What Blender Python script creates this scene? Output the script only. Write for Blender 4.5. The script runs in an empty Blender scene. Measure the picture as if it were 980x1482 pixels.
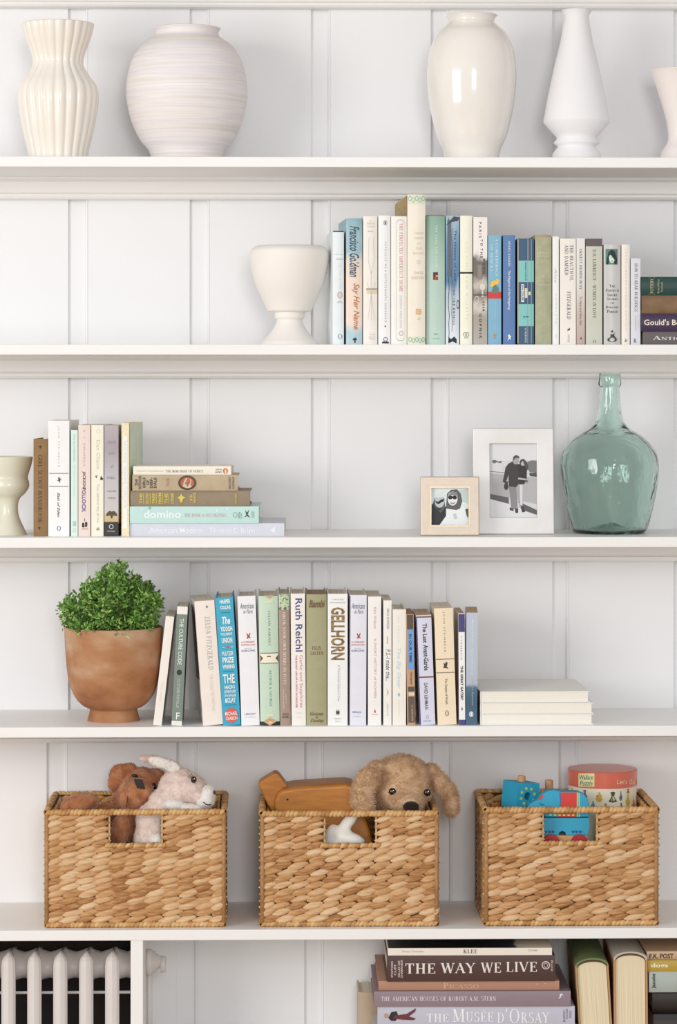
import bpy, bmesh, math, random
import numpy as np
from mathutils import Vector, Matrix, Euler
random.seed(7); np.random.seed(7)
sc = bpy.context.scene
C = sc.collection
R = math.radians

# ------------------------------------------------------------------ camera
F = 4124.0            # focal length in pixels of the 980 x 1482 frame
CX, HY = 490.0, 560.0 # centre column, horizon row
CAMY = -4.74
YAW = R(1.25)
cam_d = bpy.data.cameras.new('camera'); cam = bpy.data.objects.new('camera', cam_d); C.objects.link(cam)
cam.location = (0, CAMY, 0)
cam.rotation_euler = (R(90), 0, -YAW)
cam_d.sensor_fit = 'HORIZONTAL'; cam_d.sensor_width = 36.0
cam_d.lens = F / 980 * 36.0
cam_d.shift_y = -(741 - HY) / 980.0
cam_d.clip_end = 60
sc.camera = cam

# ------------------------------------------------------------------ world and daylight
w = bpy.data.worlds.new('world'); sc.world = w; w.use_nodes = True
bg = w.node_tree.nodes['Background']
bg.inputs[0].default_value = (0.97, 0.98, 1.0, 1); bg.inputs[1].default_value = 0.66

def window_light(name, loc, target, sx, sy, power, col):
    d = bpy.data.lights.new(name, 'AREA'); d.shape = 'RECTANGLE'; d.size = sx; d.size_y = sy
    d.energy = power; d.color = col
    o = bpy.data.objects.new(name, d); C.objects.link(o); o.location = loc
    o.rotation_euler = (Vector(target) - Vector(loc)).to_track_quat('-Z', 'Y').to_euler()
    return o
window_light('window_daylight', (-3.2, -3.6, 0.35), (0.1, 0.2, -0.2), 1.8, 1.9, 94, (1.0, 0.985, 0.96))
window_light('window_daylight_far', (0.5, -6.4, 0.7), (0.1, 0.2, -0.3), 1.0, 1.6, 88, (1.0, 0.985, 0.965))

vs = sc.view_settings
vs.view_transform = 'Standard'; vs.look = 'None'; vs.exposure = -0.09; vs.gamma = 1.0; vs.use_curve_mapping = False

# ------------------------------------------------------------------ pixel -> place
cyaw, syaw = math.cos(YAW), math.sin(YAW)
def P(px, py, y):
    a = (px - CX) / F; b = (HY - py) / F
    dx, dy, dz = syaw + a * cyaw, cyaw - a * syaw, b
    t = (y - CAMY) / dy
    return dx * t, dz * t
def PX(px, y): return P(px, HY, y)[0]
def PZ(py, y, px=490): return P(px, py, y)[1]
def PS(y): return (y - CAMY) / F        # metres per pixel at depth y

# ------------------------------------------------------------------ materials
def lin(h):
    if not isinstance(h, str): return tuple(h)
    h = h.lstrip('#'); o = []
    for i in (0, 2, 4):
        v = int(h[i:i+2], 16) / 255
        o.append(v / 12.92 if v <= 0.04045 else ((v + 0.055) / 1.055) ** 2.4)
    # printed and painted colours read off the photo are a little greyer and darker than the pigments under full daylight
    y = 0.2126 * o[0] + 0.7152 * o[1] + 0.0722 * o[2]
    g = min(1.08, 0.90 / max(max(o), 1e-4))
    return tuple((c + (y - c) * 0.06) * g for c in o)
_mats = {}
def newmat(name):
    m = bpy.data.materials.new(name); m.use_nodes = True
    nt = m.node_tree; b = nt.nodes['Principled BSDF']
    return m, nt, b
def N(nt, t, **kw):
    n = nt.nodes.new(t)
    for k, v in kw.items():
        if k in n.inputs.keys() if isinstance(k, str) else False: n.inputs[k].default_value = v
        else: setattr(n, k, v)
    return n
def L(nt, a, b): nt.links.new(a, b)
def ramp(nt, stops):
    r = nt.nodes.new('ShaderNodeValToRGB'); e = r.color_ramp.elements
    while len(e) < len(stops): e.new(0.5)
    for i, (p, c) in enumerate(stops):
        e[i].position = p; e[i].color = (*lin(c), 1)
    return r
def mat(col, rough=0.5, noise=0.05, scale=60, metal=0.0, bump=0.0, bscale=300, coat=0.0, sheen=0.0, spec=0.5, sss=0.0):
    key = (str(col), rough, noise, scale, metal, bump, bscale, coat, sheen, spec, sss)
    if key in _mats: return _mats[key]
    m, nt, b = newmat('m_%d' % len(_mats))
    c = lin(col)
    b.inputs['Roughness'].default_value = rough; b.inputs['Metallic'].default_value = metal
    b.inputs['Specular IOR Level'].default_value = spec
    b.inputs['Coat Weight'].default_value = coat; b.inputs['Coat Roughness'].default_value = 0.05
    b.inputs['Sheen Weight'].default_value = sheen
    if sss: b.inputs['Subsurface Weight'].default_value = sss; b.inputs['Subsurface Scale'].default_value = 0.01
    tc = N(nt, 'ShaderNodeTexCoord')
    if noise:
        n = N(nt, 'ShaderNodeTexNoise'); n.inputs['Scale'].default_value = scale; n.inputs['Detail'].default_value = 4
        L(nt, tc.outputs['Object'], n.inputs['Vector'])
        r = ramp(nt, [(0.25, tuple(x * (1 - noise) for x in c)), (0.75, tuple(min(1, x * (1 + noise)) for x in c))])
        L(nt, n.outputs['Fac'], r.inputs['Fac']); L(nt, r.outputs['Color'], b.inputs['Base Color'])
    else:
        b.inputs['Base Color'].default_value = (*c, 1)
    if bump:
        n2 = N(nt, 'ShaderNodeTexNoise'); n2.inputs['Scale'].default_value = bscale; n2.inputs['Detail'].default_value = 3
        L(nt, tc.outputs['Object'], n2.inputs['Vector'])
        bp = N(nt, 'ShaderNodeBump'); bp.inputs['Strength'].default_value = bump; bp.inputs['Distance'].default_value = 0.001
        L(nt, n2.outputs['Fac'], bp.inputs['Height']); L(nt, bp.outputs['Normal'], b.inputs['Normal'])
    _mats[key] = m
    return m
def mat_ramp(name, stops, axis='Z', noise=0.0, nscale=(20, 20, 20), rough=0.5, lo=0.0, hi=1.0, detail=4, bump=0.0):
    """colour ramp along an object axis (metres lo..hi), warped by noise: printed artwork, brushed glaze, clay"""
    if name in _mats: return _mats[name]
    m, nt, b = newmat(name); b.inputs['Roughness'].default_value = rough
    tc = N(nt, 'ShaderNodeTexCoord'); sp = N(nt, 'ShaderNodeSeparateXYZ'); L(nt, tc.outputs['Object'], sp.inputs[0])
    mr = N(nt, 'ShaderNodeMapRange'); mr.inputs['From Min'].default_value = lo; mr.inputs['From Max'].default_value = hi
    L(nt, sp.outputs[axis], mr.inputs['Value'])
    mp = N(nt, 'ShaderNodeMapping'); mp.inputs['Scale'].default_value = nscale; L(nt, tc.outputs['Object'], mp.inputs['Vector'])
    n = N(nt, 'ShaderNodeTexNoise'); n.inputs['Scale'].default_value = 1.0; n.inputs['Detail'].default_value = detail
    L(nt, mp.outputs[0], n.inputs['Vector'])
    s = N(nt, 'ShaderNodeMath', operation='SUBTRACT'); L(nt, n.outputs['Fac'], s.inputs[0]); s.inputs[1].default_value = 0.5
    ml = N(nt, 'ShaderNodeMath', operation='MULTIPLY_ADD'); L(nt, s.outputs[0], ml.inputs[0]); ml.inputs[1].default_value = noise
    L(nt, mr.outputs[0], ml.inputs[2])
    r = ramp(nt, stops); L(nt, ml.outputs[0], r.inputs['Fac']); L(nt, r.outputs['Color'], b.inputs['Base Color'])
    if bump:
        bp = N(nt, 'ShaderNodeBump'); bp.inputs['Strength'].default_value = bump; bp.inputs['Distance'].default_value = 0.002
        L(nt, n.outputs['Fac'], bp.inputs['Height']); L(nt, bp.outputs['Normal'], b.inputs['Normal'])
    _mats[name] = m
    return m
def mat_pages(col):
    key = 'pages' + str(col)
    if key in _mats: return _mats[key]
    m, nt, b = newmat(key); b.inputs['Roughness'].default_value = 0.85
    tc = N(nt, 'ShaderNodeTexCoord'); mp = N(nt, 'ShaderNodeMapping'); mp.inputs['Scale'].default_value = (1600, 6, 6)
    L(nt, tc.outputs['Object'], mp.inputs[0])
    n = N(nt, 'ShaderNodeTexNoise'); n.inputs['Scale'].default_value = 1; L(nt, mp.outputs[0], n.inputs['Vector'])
    c = lin(col)
    r = ramp(nt, [(0.3, tuple(x * 0.72 for x in c)), (0.6, c)]); L(nt, n.outputs['Fac'], r.inputs['Fac'])
    L(nt, r.outputs['Color'], b.inputs['Base Color'])
    bp = N(nt, 'ShaderNodeBump'); bp.inputs['Strength'].default_value = 0.3; bp.inputs['Distance'].default_value = 0.0006
    L(nt, n.outputs['Fac'], bp.inputs['Height']); L(nt, bp.outputs['Normal'], b.inputs['Normal'])
    _mats[key] = m
    return m
def mat_straw(name, cols, island=True):
    if name in _mats: return _mats[name]
    m, nt, b = newmat(name); b.inputs['Roughness'].default_value = 0.55; b.inputs['Specular IOR Level'].default_value = 0.35
    oi = N(nt, 'ShaderNodeObjectInfo'); ge = N(nt, 'ShaderNodeNewGeometry')
    src = ge.outputs['Random Per Island'] if island else oi.outputs['Random']
    tc = N(nt, 'ShaderNodeTexCoord'); mp = N(nt, 'ShaderNodeMapping'); mp.inputs['Scale'].default_value = (25, 260, 260) if not island else (120, 120, 120)
    L(nt, tc.outputs['Object'], mp.inputs[0])
    ad = N(nt, 'ShaderNodeVectorMath', operation='ADD'); L(nt, mp.outputs[0], ad.inputs[0])
    cb = N(nt, 'ShaderNodeCombineXYZ'); sc_ = N(nt, 'ShaderNodeMath', operation='MULTIPLY'); L(nt, src, sc_.inputs[0]); sc_.inputs[1].default_value = 40
    L(nt, sc_.outputs[0], cb.inputs[0]); L(nt, sc_.outputs[0], cb.inputs[2]); L(nt, cb.outputs[0], ad.inputs[1])
    n = N(nt, 'ShaderNodeTexNoise'); n.inputs['Scale'].default_value = 1; n.inputs['Detail'].default_value = 5; L(nt, ad.outputs[0], n.inputs['Vector'])
    s = N(nt, 'ShaderNodeMath', operation='MULTIPLY_ADD'); L(nt, n.outputs['Fac'], s.inputs[0]); s.inputs[1].default_value = 1.0; s.inputs[2].default_value = -0.46
    sr = N(nt, 'ShaderNodeMath', operation='MULTIPLY'); L(nt, src, sr.inputs[0]); sr.inputs[1].default_value = 0.7
    a = N(nt, 'ShaderNodeMath', operation='ADD'); L(nt, sr.outputs[0], a.inputs[0]); L(nt, s.outputs[0], a.inputs[1])
    r = ramp(nt, [(i / (len(cols) - 1), c) for i, c in enumerate(cols)]); L(nt, a.outputs[0], r.inputs['Fac'])
    L(nt, r.outputs['Color'], b.inputs['Base Color'])
    bp = N(nt, 'ShaderNodeBump'); bp.inputs['Strength'].default_value = 0.6; bp.inputs['Distance'].default_value = 0.0012
    L(nt, n.outputs['Fac'], bp.inputs['Height']); L(nt, bp.outputs['Normal'], b.inputs['Normal'])
    _mats[name] = m
    return m

WHITE = mat('#f6f4f2', 0.42, 0.012, 8, bump=0.06, bscale=25)
WALL = mat('#e9e9eb', 0.5, 0.015, 6, bump=0.08, bscale=20)

# ------------------------------------------------------------------ objects
def tag(o, label=None, cat=None, group=None, kind=None):
    if label: o['label'] = label
    if cat: o['category'] = cat
    if group: o['group'] = group
    if kind: o['kind'] = kind
    return o
def link(name, me, m=None, parent=None, smooth=False):
    o = bpy.data.objects.new(name, me); C.objects.link(o)
    if m is not None and not me.materials: me.materials.append(m)
    if parent is not None: o.parent = parent
    if smooth:
        me.polygons.foreach_set('use_smooth', [True] * len(me.polygons))
    return o
def mesh(verts, faces, name='mesh'):
    me = bpy.data.meshes.new(name); me.from_pydata([tuple(v) for v in verts], [], faces); me.update(); return me
def obj(name, verts, faces, m, parent=None, smooth=False):
    used = sorted({i for q in faces for i in q})
    if len(used) != len(verts):
        k = {a: i for i, a in enumerate(used)}; verts = [verts[a] for a in used]; faces = [tuple(k[i] for i in q) for q in faces]
    return link(name, mesh(verts, faces, name), m, parent, smooth)
def empty(name, loc=(0, 0, 0), rot=(0, 0, 0)):
    o = bpy.data.objects.new(name, None); C.objects.link(o); o.location = loc; o.rotation_euler = rot
    o.empty_display_size = 0.02
    return o
def bevel(o, wd, seg=2, ang=35):
    b = o.modifiers.new('bevel', 'BEVEL'); b.width = wd; b.segments = seg; b.limit_method = 'ANGLE'; b.angle_limit = R(ang)
    return o
BF = [(0, 3, 2, 1), (4, 5, 6, 7), (0, 1, 5, 4), (1, 2, 6, 5), (2, 3, 7, 6), (3, 0, 4, 7)]
def boxv(x0, x1, y0, y1, z0, z1):
    return [(x0, y0, z0), (x1, y0, z0), (x1, y1, z0), (x0, y1, z0), (x0, y0, z1), (x1, y0, z1), (x1, y1, z1), (x0, y1, z1)]
def box(name, x0, x1, y0, y1, z0, z1, m, parent=None, bv=0.0):
    o = obj(name, boxv(x0, x1, y0, y1, z0, z1), BF, m, parent)
    if bv: bevel(o, bv)
    return o
class MB:
    def __init__(s): s.v = []; s.f = []
    def add(s, v, f):
        k = len(s.v); s.v += [tuple(p) for p in v]; s.f += [tuple(i + k for i in q) for q in f]
    def box(s, *a): s.add(boxv(*a), BF)
    def build(s, name, m, parent=None, smooth=False): return obj(name, s.v, s.f, m, parent, smooth)
def lathe(prof, seg=64, cap0=True, cap1=False, rfun=None):
    v = []; f = []
    n = len(prof)
    for i, (r, z) in enumerate(prof):
        for k in range(seg):
            a = 2 * math.pi * k / seg
            rr = r * (rfun(a, z) if rfun else 1)
            v.append((rr * math.cos(a), rr * math.sin(a), z))
    for i in range(n - 1):
        for k in range(seg):
            k2 = (k + 1) % seg
            f.append((i * seg + k, i * seg + k2, (i + 1) * seg + k2, (i + 1) * seg + k))
    if cap0: f.append(tuple(range(seg - 1, -1, -1)))
    if cap1: f.append(tuple((n - 1) * seg + k for k in range(seg)))
    return v, f
def smoothprof(pts, n=5):
    """Catmull-Rom through (r, z) points"""
    out = []
    for i in range(len(pts) - 1):
        p0 = pts[max(0, i - 1)]; p1 = pts[i]; p2 = pts[i + 1]; p3 = pts[min(len(pts) - 1, i + 2)]
        for k in range(n):
            t = k / n
            out.append(tuple(0.5 * (2 * p1[j] + (p2[j] - p0[j]) * t + (2 * p0[j] - 5 * p1[j] + 4 * p2[j] - p3[j]) * t * t + (3 * p1[j] - p0[j] - 3 * p2[j] + p3[j]) * t ** 3) for j in (0, 1)))
    out.append(pts[-1])
    return out
def prism(poly, y0, y1):
    """extrude an (x, z) polygon from y0 to y1"""
    n = len(poly)
    v = [(x, y0, z) for x, z in poly] + [(x, y1, z) for x, z in poly]
    f = [tuple(range(n)), tuple(range(2 * n - 1, n - 1, -1))]
    f += [(i, i + n, (i + 1) % n + n, (i + 1) % n) for i in range(n)]
    return v, f
def tube(pts, r, seg=6):
    v = []; f = []
    pts = [Vector(p) for p in pts]
    for i, p in enumerate(pts):
        d = (pts[min(i + 1, len(pts) - 1)] - pts[max(i - 1, 0)]).normalized()
        a = d.orthogonal().normalized(); b = d.cross(a)
        rr = r[i] if isinstance(r, (list, tuple)) else r
        for k in range(seg):
            t = 2 * math.pi * k / seg
            v.append(tuple(p + a * math.cos(t) * rr + b * math.sin(t) * rr))
    for i in range(len(pts) - 1):
        for k in range(seg):
            f.append((i * seg + k, i * seg + (k + 1) % seg, (i + 1) * seg + (k + 1) % seg, (i + 1) * seg + k))
    f.append(tuple(range(seg - 1, -1, -1))); f.append(tuple((len(pts) - 1) * seg + k for k in range(seg)))
    return v, f

# ------------------------------------------------------------------ lettering
_sans = {}
def sans(txt, bold=0.0, shear=0.0):
    key = (txt, bold, shear)
    if key in _sans: return _sans[key]
    cu = bpy.data.curves.new('t', 'FONT'); cu.body = txt; cu.resolution_u = 2; cu.offset = bold; cu.shear = shear; cu.fill_mode = 'FRONT'
    o = bpy.data.objects.new('t', cu)
    me = o.to_mesh()
    v = [(p.co.x, p.co.y) for p in me.vertices]; f = [tuple(p.vertices) for p in me.polygons]
    o.to_mesh_clear(); bpy.data.objects.remove(o); bpy.data.curves.remove(cu)
    _sans[key] = (v, f)
    return v, f
TH, TN = 0.15, 0.055
def _gl(ch):
    """serif capital: list of quads strips in a cell of height 1; returns (polys, width)"""
    q = []
    def seg(x0, y0, x1, y1, wd):
        dx, dy = x1 - x0, y1 - y0; l = math.hypot(dx, dy) or 1; nx, ny = -dy / l * wd / 2, dx / l * wd / 2
        if abs(dx) > 1e-6 and abs(dy) > 1e-6: nx, ny = math.copysign(wd * l / abs(dy) / 2, nx), 0
        q.append([(x0 + nx, y0 + ny), (x0 - nx, y0 - ny), (x1 - nx, y1 - ny), (x1 + nx, y1 + ny)])
    def serif(x, y, s=0.13): q.append([(x - s, y), (x + s, y), (x + s, y + (TN if y < .5 else -TN)), (x - s, y + (TN if y < .5 else -TN))])
    def V(x, y0=0, y1=1, wd=TH, s0=True, s1=True):
        seg(x, y0, x, y1, wd)
        if s0: serif(x, y0)
        if s1: serif(x, y1)
    def H(y, x0, x1, wd=TN): yy = min(max(y, wd / 2), 1 - wd / 2); q.append([(x0, yy - wd / 2), (x1, yy - wd / 2), (x1, yy + wd / 2), (x0, yy + wd / 2)])
    def T(x, y, h): q.append([(x - TN / 2, min(y, y + h)), (x + TN / 2, min(y, y + h)), (x + TN / 2, max(y, y + h)), (x - TN / 2, max(y, y + h))])
    def A(cx, cy, rx, ry, a0, a1, th=TH, tn=TN):
        n = 10; pr = None
        for i in range(n + 1):
            a = R(a0 + (a1 - a0) * i / n); wv = tn + (th - tn) * abs(math.cos(a)) ** 1.5
            o = (cx + rx * math.cos(a), cy + ry * math.sin(a)); k = (cx + (rx - wv) * math.cos(a), cy + (ry - max(tn, wv * .5)) * math.sin(a))
            if pr: q.append([pr[0], o, k, pr[1]])
            pr = (o, k)
    w = 0.7
    if ch == 'A': seg(.06, 0, .37, 1, TN); seg(.34, 1, .64, 0, TH); H(.34, .17, .54); serif(.06, 0, .09); serif(.64, 0, .12); w = .74
    elif ch == 'B': V(.18); A(.26, .75, .3, .25, -90, 90); A(.26, .26, .36, .27, -90, 90); H(.5, .2, .3); w = .66
    elif ch in 'CG':
        A(.42, .5, .4, .52, 45, 315); T(.72, .98, -.26)
        if ch == 'G': V(.7, 0.02, .42, TH, False, True)
        w = .8
    elif ch == 'D': V(.18); A(.24, .5, .5, .5, -90, 90); w = .8
    elif ch in 'EFÉ':
        V(.18); H(1, .1, .56); H(.52, .2, .44); T(.56, 1, -.22); T(.44, .4, .24)
        if ch != 'F': H(0, .1, .58); T(.58, 0, .24)
        if ch == 'É': seg(.28, 1.08, .42, 1.25, .07)
        w = .64
    elif ch == 'H': V(.18); V(.62); H(.52, .2, .6); w = .8
    elif ch == 'I': V(.18); w = .36
    elif ch == 'J': V(.28, .12, 1, TH, False); A(.14, .14, .21, .2, 200, 360); w = .46
    elif ch == 'K': V(.18); seg(.22, .4, .58, 1, TN); seg(.32, .56, .6, 0, TH); serif(.6, 1, .1); serif(.62, 0, .12); w = .74
    elif ch == 'L': V(.18); H(0, .1, .56); T(.56, 0, .26); w = .6
    elif ch == 'M': V(.14, wd=TN); V(.8); seg(.16, 1, .46, .02, TH); seg(.46, .02, .78, 1, TN); w = .96
    elif ch == 'N': V(.14, wd=TN, s1=True); V(.66, 0, 1, TN, False, True); seg(.14, 1, .66, 0, TH); w = .8
    elif ch in 'OQ':
        A(.42, .5, .4, .52, 0, 360)
        if ch == 'Q': seg(.42, .1, .76, -.18, TH * .8)
        w = .84
    elif ch in 'PR':
        V(.18); A(.26, .74, .32, .26, -90, 90); H(.5, .2, .3)
        if ch == 'R': seg(.36, .5, .62, 0, TH); serif(.64, 0, .1)
        w = .62 if ch == 'P' else .72
    elif ch == 'S': A(.31, .76, .24, .25, 40, 265, TH * .8); A(.31, .27, .27, .28, 85, -140, TH); T(.5, .98, -.2); T(.06, .02, .22); w = .6
    elif ch == 'T': V(.33, s1=False); H(1, .03, .63); T(.05, 1, -.24); T(.61, 1, -.24); w = .66
    elif ch == 'U': V(.18, .3, 1, TH, False); V(.62, .3, 1, TN, False); A(.37, .32, .265, .33, 180, 360, TH * .8); w = .76
    elif ch == 'V': seg(.08, 1, .38, 0, TH); seg(.38, 0, .66, 1, TN); serif(.08, 1, .12); serif(.66, 1, .09); w = .72
    elif ch == 'W': seg(.08, 1, .3, 0, TH); seg(.3, 0, .5, 1, TN); seg(.48, 1, .7, 0, TH); seg(.7, 0, .92, 1, TN); serif(.08, 1, .12); serif(.92, 1, .09); serif(.49, 1, .1); w = 1.0
    elif ch == 'X': seg(.08, 1, .62, 0, TH); seg(.08, 0, .62, 1, TN); serif(.08, 1, .1); serif(.62, 0, .1); w = .7
    elif ch == 'Y': seg(.08, 1, .36, .48, TH); seg(.36, .48, .62, 1, TN); V(.36, 0, .5, TH, True, False); serif(.08, 1, .11); serif(.62, 1, .09); w = .7
    elif ch == 'Z': H(1, .08, .58); H(0, .06, .6); seg(.5, .97, .12, .03, TH); T(.08, 1, -.2); T(.6, 0, .22); w = .66
    elif ch == '&': A(.34, .76, .2, .24, 0, 360, TH * .7); A(.32, .27, .27, .28, 60, 340, TH); seg(.26, .62, .66, 0, TH); w = .76
    elif ch == '.': q.append([(.05, 0), (.19, 0), (.19, .14), (.05, .14)]); w = .26
    elif ch == ',': seg(.14, .1, .05, -.12, .1); w = .26
    elif ch in "'’": seg(.14, 1, .07, .76, .09); w = .24
    elif ch == '-': H(.4, .04, .3, .08); w = .36
    elif ch == '•': q.append([(.08, .45), (.2, .33), (.32, .45), (.2, .57)]); w = .4
    else: w = .36
    return q, w
_ser = {}
def serif(txt, track=0.06, small=None):
    """small caps when small is a factor: lower-case letters become small capitals"""
    key = (txt, track, small)
    if key in _ser: return _ser[key]
    v = []; f = []; x = 0
    for ch in txt:
        s = 1.0; c = ch
        if small and ch.islower(): s = small
        q, w = _gl(c.upper())
        for poly in q:
            p = [(x + a * s, b * s) for a, b in poly]
            if math.dist(p[0], p[1]) > math.dist(p[1], p[2]): p = p[1:] + p[:1]
            n = max(1, min(5, int(math.dist(p[1], p[2]) / .22)))
            k = len(v)
            for i in range(n + 1):
                t = i / n
                v += [(p[0][0] + (p[3][0] - p[0][0]) * t, p[0][1] + (p[3][1] - p[0][1]) * t), (p[1][0] + (p[2][0] - p[1][0]) * t, p[1][1] + (p[2][1] - p[1][1]) * t)]
            f += [(k + 2 * i, k + 2 * i + 1, k + 2 * i + 3, k + 2 * i + 2) for i in range(n)]
        x += (w + track) * s
    _ser[key] = (v, f)
    return v, f
def norm(vf):
    v, f = vf
    if not v: return [], []
    a = np.array(v); lo = a.min(0); hi = a.max(0); d = np.maximum(hi - lo, 1e-6)
    return ((a - lo) / d).tolist(), f
def disc(n=20): return [(0.5 + 0.5 * math.cos(2 * math.pi * k / n), 0.5 + 0.5 * math.sin(2 * math.pi * k / n)) for k in range(n)]
def grid(n=6, m=1):
    v = [(i / n, j / m) for j in range(m + 1) for i in range(n + 1)]
    f = [(j * (n + 1) + i, j * (n + 1) + i + 1, (j + 1) * (n + 1) + i + 1, (j + 1) * (n + 1) + i) for j in range(m) for i in range(n)]
    return v, f
def ring(t=0.12, n=24, tx=None):
    tx = t if tx is None else tx
    v = []; f = []
    for k in range(n):
        a = 2 * math.pi * k / n; c, s = math.cos(a), math.sin(a)
        v += [(.5 + .5 * c, .5 + .5 * s), (.5 + (.5 - tx) * c, .5 + (.5 - t) * s)]
    for k in range(n):
        j = (k + 1) % n; f.append((2 * k, 2 * j, 2 * j + 1, 2 * k + 1))
    return v, f
def art(spec):
    """artwork in the unit square: ('T', text, bold, shear) sans, ('S', text, small) serif, 'rect', 'disc', 'ring', [points]"""
    if spec == 'rect': return grid()
    if spec == 'disc': d = disc(); return d, [tuple(range(len(d)))]
    if spec == 'ring': return ring()
    if spec == 'ring2': return ring(0.06, 28, 0.2)
    if isinstance(spec, list): return spec, [tuple(range(len(spec)))]
    if isinstance(spec, str): return norm(sans(spec))
    if spec[0] == 'T': return norm(sans(spec[1], spec[2] if len(spec) > 2 else 0, spec[3] if len(spec) > 3 else 0))
    if spec[0] == 'S': return norm(serif(spec[1], 0.06, spec[2] if len(spec) > 2 else None))
    if spec[0] == 'polys':
        v = []; f = []
        for p in spec[1]:
            k = len(v); v += p; f.append(tuple(range(k, k + len(p))))
        return v, f
INK = {}
def ink(c): return mat(c, 0.55, 0.0)

# ------------------------------------------------------------------ setting
XL, XR = PX(-560, 0), PX(1560, 0)
shelf_py = [-64, 227, 498.5, 777.5, 1051.5, 1345]  # first entry: shelf added above the view, shading the vase row
SZ = [PZ(p, 0) for p in shelf_py]           # top surface of each shelf
SH1, SH2, SH3, SH4, SH5 = SZ[1:]
T_SH = 0.0174
BOT = PZ(1541, 0.02)                         # shelf below the basket shelf
FLOOR = -1.42
WB, WG = 0.26, 0.2655                         # board face, groove plane
TOPZ = SZ[0] + 0.35

wall = obj('wall_back', boxv(XL, XR, WG, WG + 0.08, FLOOR, TOPZ), BF, WALL); tag(wall, kind='structure')
def boards(grooves, pitch, z0, z1):
    g = [((a - pitch * k), (b - pitch * k)) for k in range(4, 0, -1) for a, b in grooves[:1]] + grooves + [((a + pitch * k), (b + pitch * k)) for k in range(1, 5) for a, b in grooves[-1:]]
    for (a, b), (c, d) in zip(g[:-1], g[1:]):
        x0, x1 = PX(b, WB), PX(c, WB); e = 0.0045
        # square left arris eased into a small bead that faces the window
        poly = [(x0, WG), (x0 + .0006, WB + .003), (x0 + .002, WB + .0004), (x0 + .0042, WB - .0002), (x0 + .0058, WB + .0013), (x0 + .0068, WB), (x1 - .0008, WB), (x1, WB + .0008), (x1, WG)]
        n = len(poly)
        v = [(x, y, z0) for x, y in poly] + [(x, y, z1) for x, y in poly]
        f = [tuple(range(n - 1, -1, -1)), tuple(range(n, 2 * n))] + [(i, (i + 1) % n, (i + 1) % n + n, i + n) for i in range(n)]
        obj('board', v, f, WALL, wall)
boards([(99, 123), (275, 299), (450.5, 474), (624, 646), (800, 819)], 175.5, SH4 - T_SH, TOPZ)
boards([(68, 94), (256, 281), (441, 464.5), (624, 650), (809, 832)], 186, FLOOR, SH4 - T_SH - 0.0005)
fl = obj('floor', boxv(-3.4, 3.4, -5.2, WG, FLOOR - 0.05, FLOOR), BF, mat('#b9a184', 0.4, 0.1, 3)); tag(fl, kind='structure')

def cpart(name, v, f, m, parent=None, bv=0, kind=None):
    o = obj(name, v, f, m, parent)
    if bv: bevel(o, bv)
    if kind: o['kind'] = kind
    return o
SLAB = ['topmost white painted wooden shelf, bare, above the pale vases', 'white painted wooden shelf carrying the row of pale vases', 'white painted wooden shelf carrying the white urn and long book row', 'white painted wooden shelf carrying the picture frames and green bottle', 'white painted wooden shelf carrying the terracotta pot and leaning books', 'white painted wooden shelf carrying the three woven baskets']
for i, z in enumerate(SZ):
    sh = cpart('shelf', boxv(XL, XR, 0, WB - 0.0002, z - T_SH, z), BF, WHITE, None, 0.0012)
    tag(sh, SLAB[i], 'shelf', 'white wall shelves')
    if i != 5:
        b = z - T_SH
        pr = [(WB, b), (WB - .034, b), (WB - .034, b - .003), (WB - .031, b - .0055), (WB - .027, b - .0062), (WB - .025, b - .0075), (WB - .024, b - .026),
              (WB - .026, b - .0285), (WB - .031, b - .030), (WB - .031, b - .034), (WB - .028, b - .0375), (WB - .02, b - .038), (WB, b - .038)]
        n = len(pr)
        v = [(XL, y, zz) for y, zz in pr] + [(XR, y, zz) for y, zz in pr]
        f = [tuple(range(n - 1, -1, -1)), tuple(range(n, 2 * n))] + [(i, (i + 1) % n, (i + 1) % n + n, i + n) for i in range(n)]
        cpart('moulding', v, f, WHITE, sh)
xd0, xd1 = PX(189, 0), PX(207, 0)
cpart('trim_1', boxv(xd0, xd1, 0.002, WB - 0.0004, FLOOR, SH5 - T_SH), BF, WHITE, None, 0.001, 'structure')       # divider post
bs = cpart('shelf', boxv(xd1, XR, 0.0, WB - 0.0004, BOT - T_SH, BOT), BF, WHITE, None, 0.001)
tag(bs, 'low white painted shelf under the piled art books', 'shelf', 'white wall shelves')
cpart('baseboard_front', boxv(xd1, XR, 0.02, 0.035, FLOOR, BOT - T_SH), BF, WHITE, None, 0, 'structure')
# near-black sheet standing in for the deep shade behind the radiator
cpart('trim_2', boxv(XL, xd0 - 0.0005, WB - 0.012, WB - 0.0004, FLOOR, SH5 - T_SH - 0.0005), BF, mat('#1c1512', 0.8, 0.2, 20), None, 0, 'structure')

# ------------------------------------------------------------------ pottery and glass
def turned(name, label, cat, cx, prof, yc, zs, m, wall_t=0.005, floor_in=0.01, seg=72, rfun=None, group=None, sm=5, sharp=False, inner=True):
    x = PX(cx, yc); k = PS(yc)
    pts = [(h * k, max(0.0, PZ(py, yc) - zs)) for h, py in prof]
    pts[0] = (pts[0][0], 0.0)
    out = pts if sharp else smoothprof(pts, sm)
    out = [(max(r, 0.0005), max(z, 0)) for r, z in out]
    if inner:
        inn = [(max(r - wall_t, 0.001), z) for r, z in reversed(out) if z > floor_in]
        inn[0] = (out[-1][0] - wall_t, out[-1][1] - 0.0005)
        rim = [(out[-1][0] - wall_t * 0.5, out[-1][1] + wall_t * 0.25)]
        allp = out + rim + inn + [(0.001, floor_in)]
    else:
        allp = out
    v, f = lathe(allp, seg, True, not inner, rfun)
    o = obj(name, v, f, m, None, True); o.location = (x, yc, zs)
    tag(o, label, cat, group)
    return o

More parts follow.
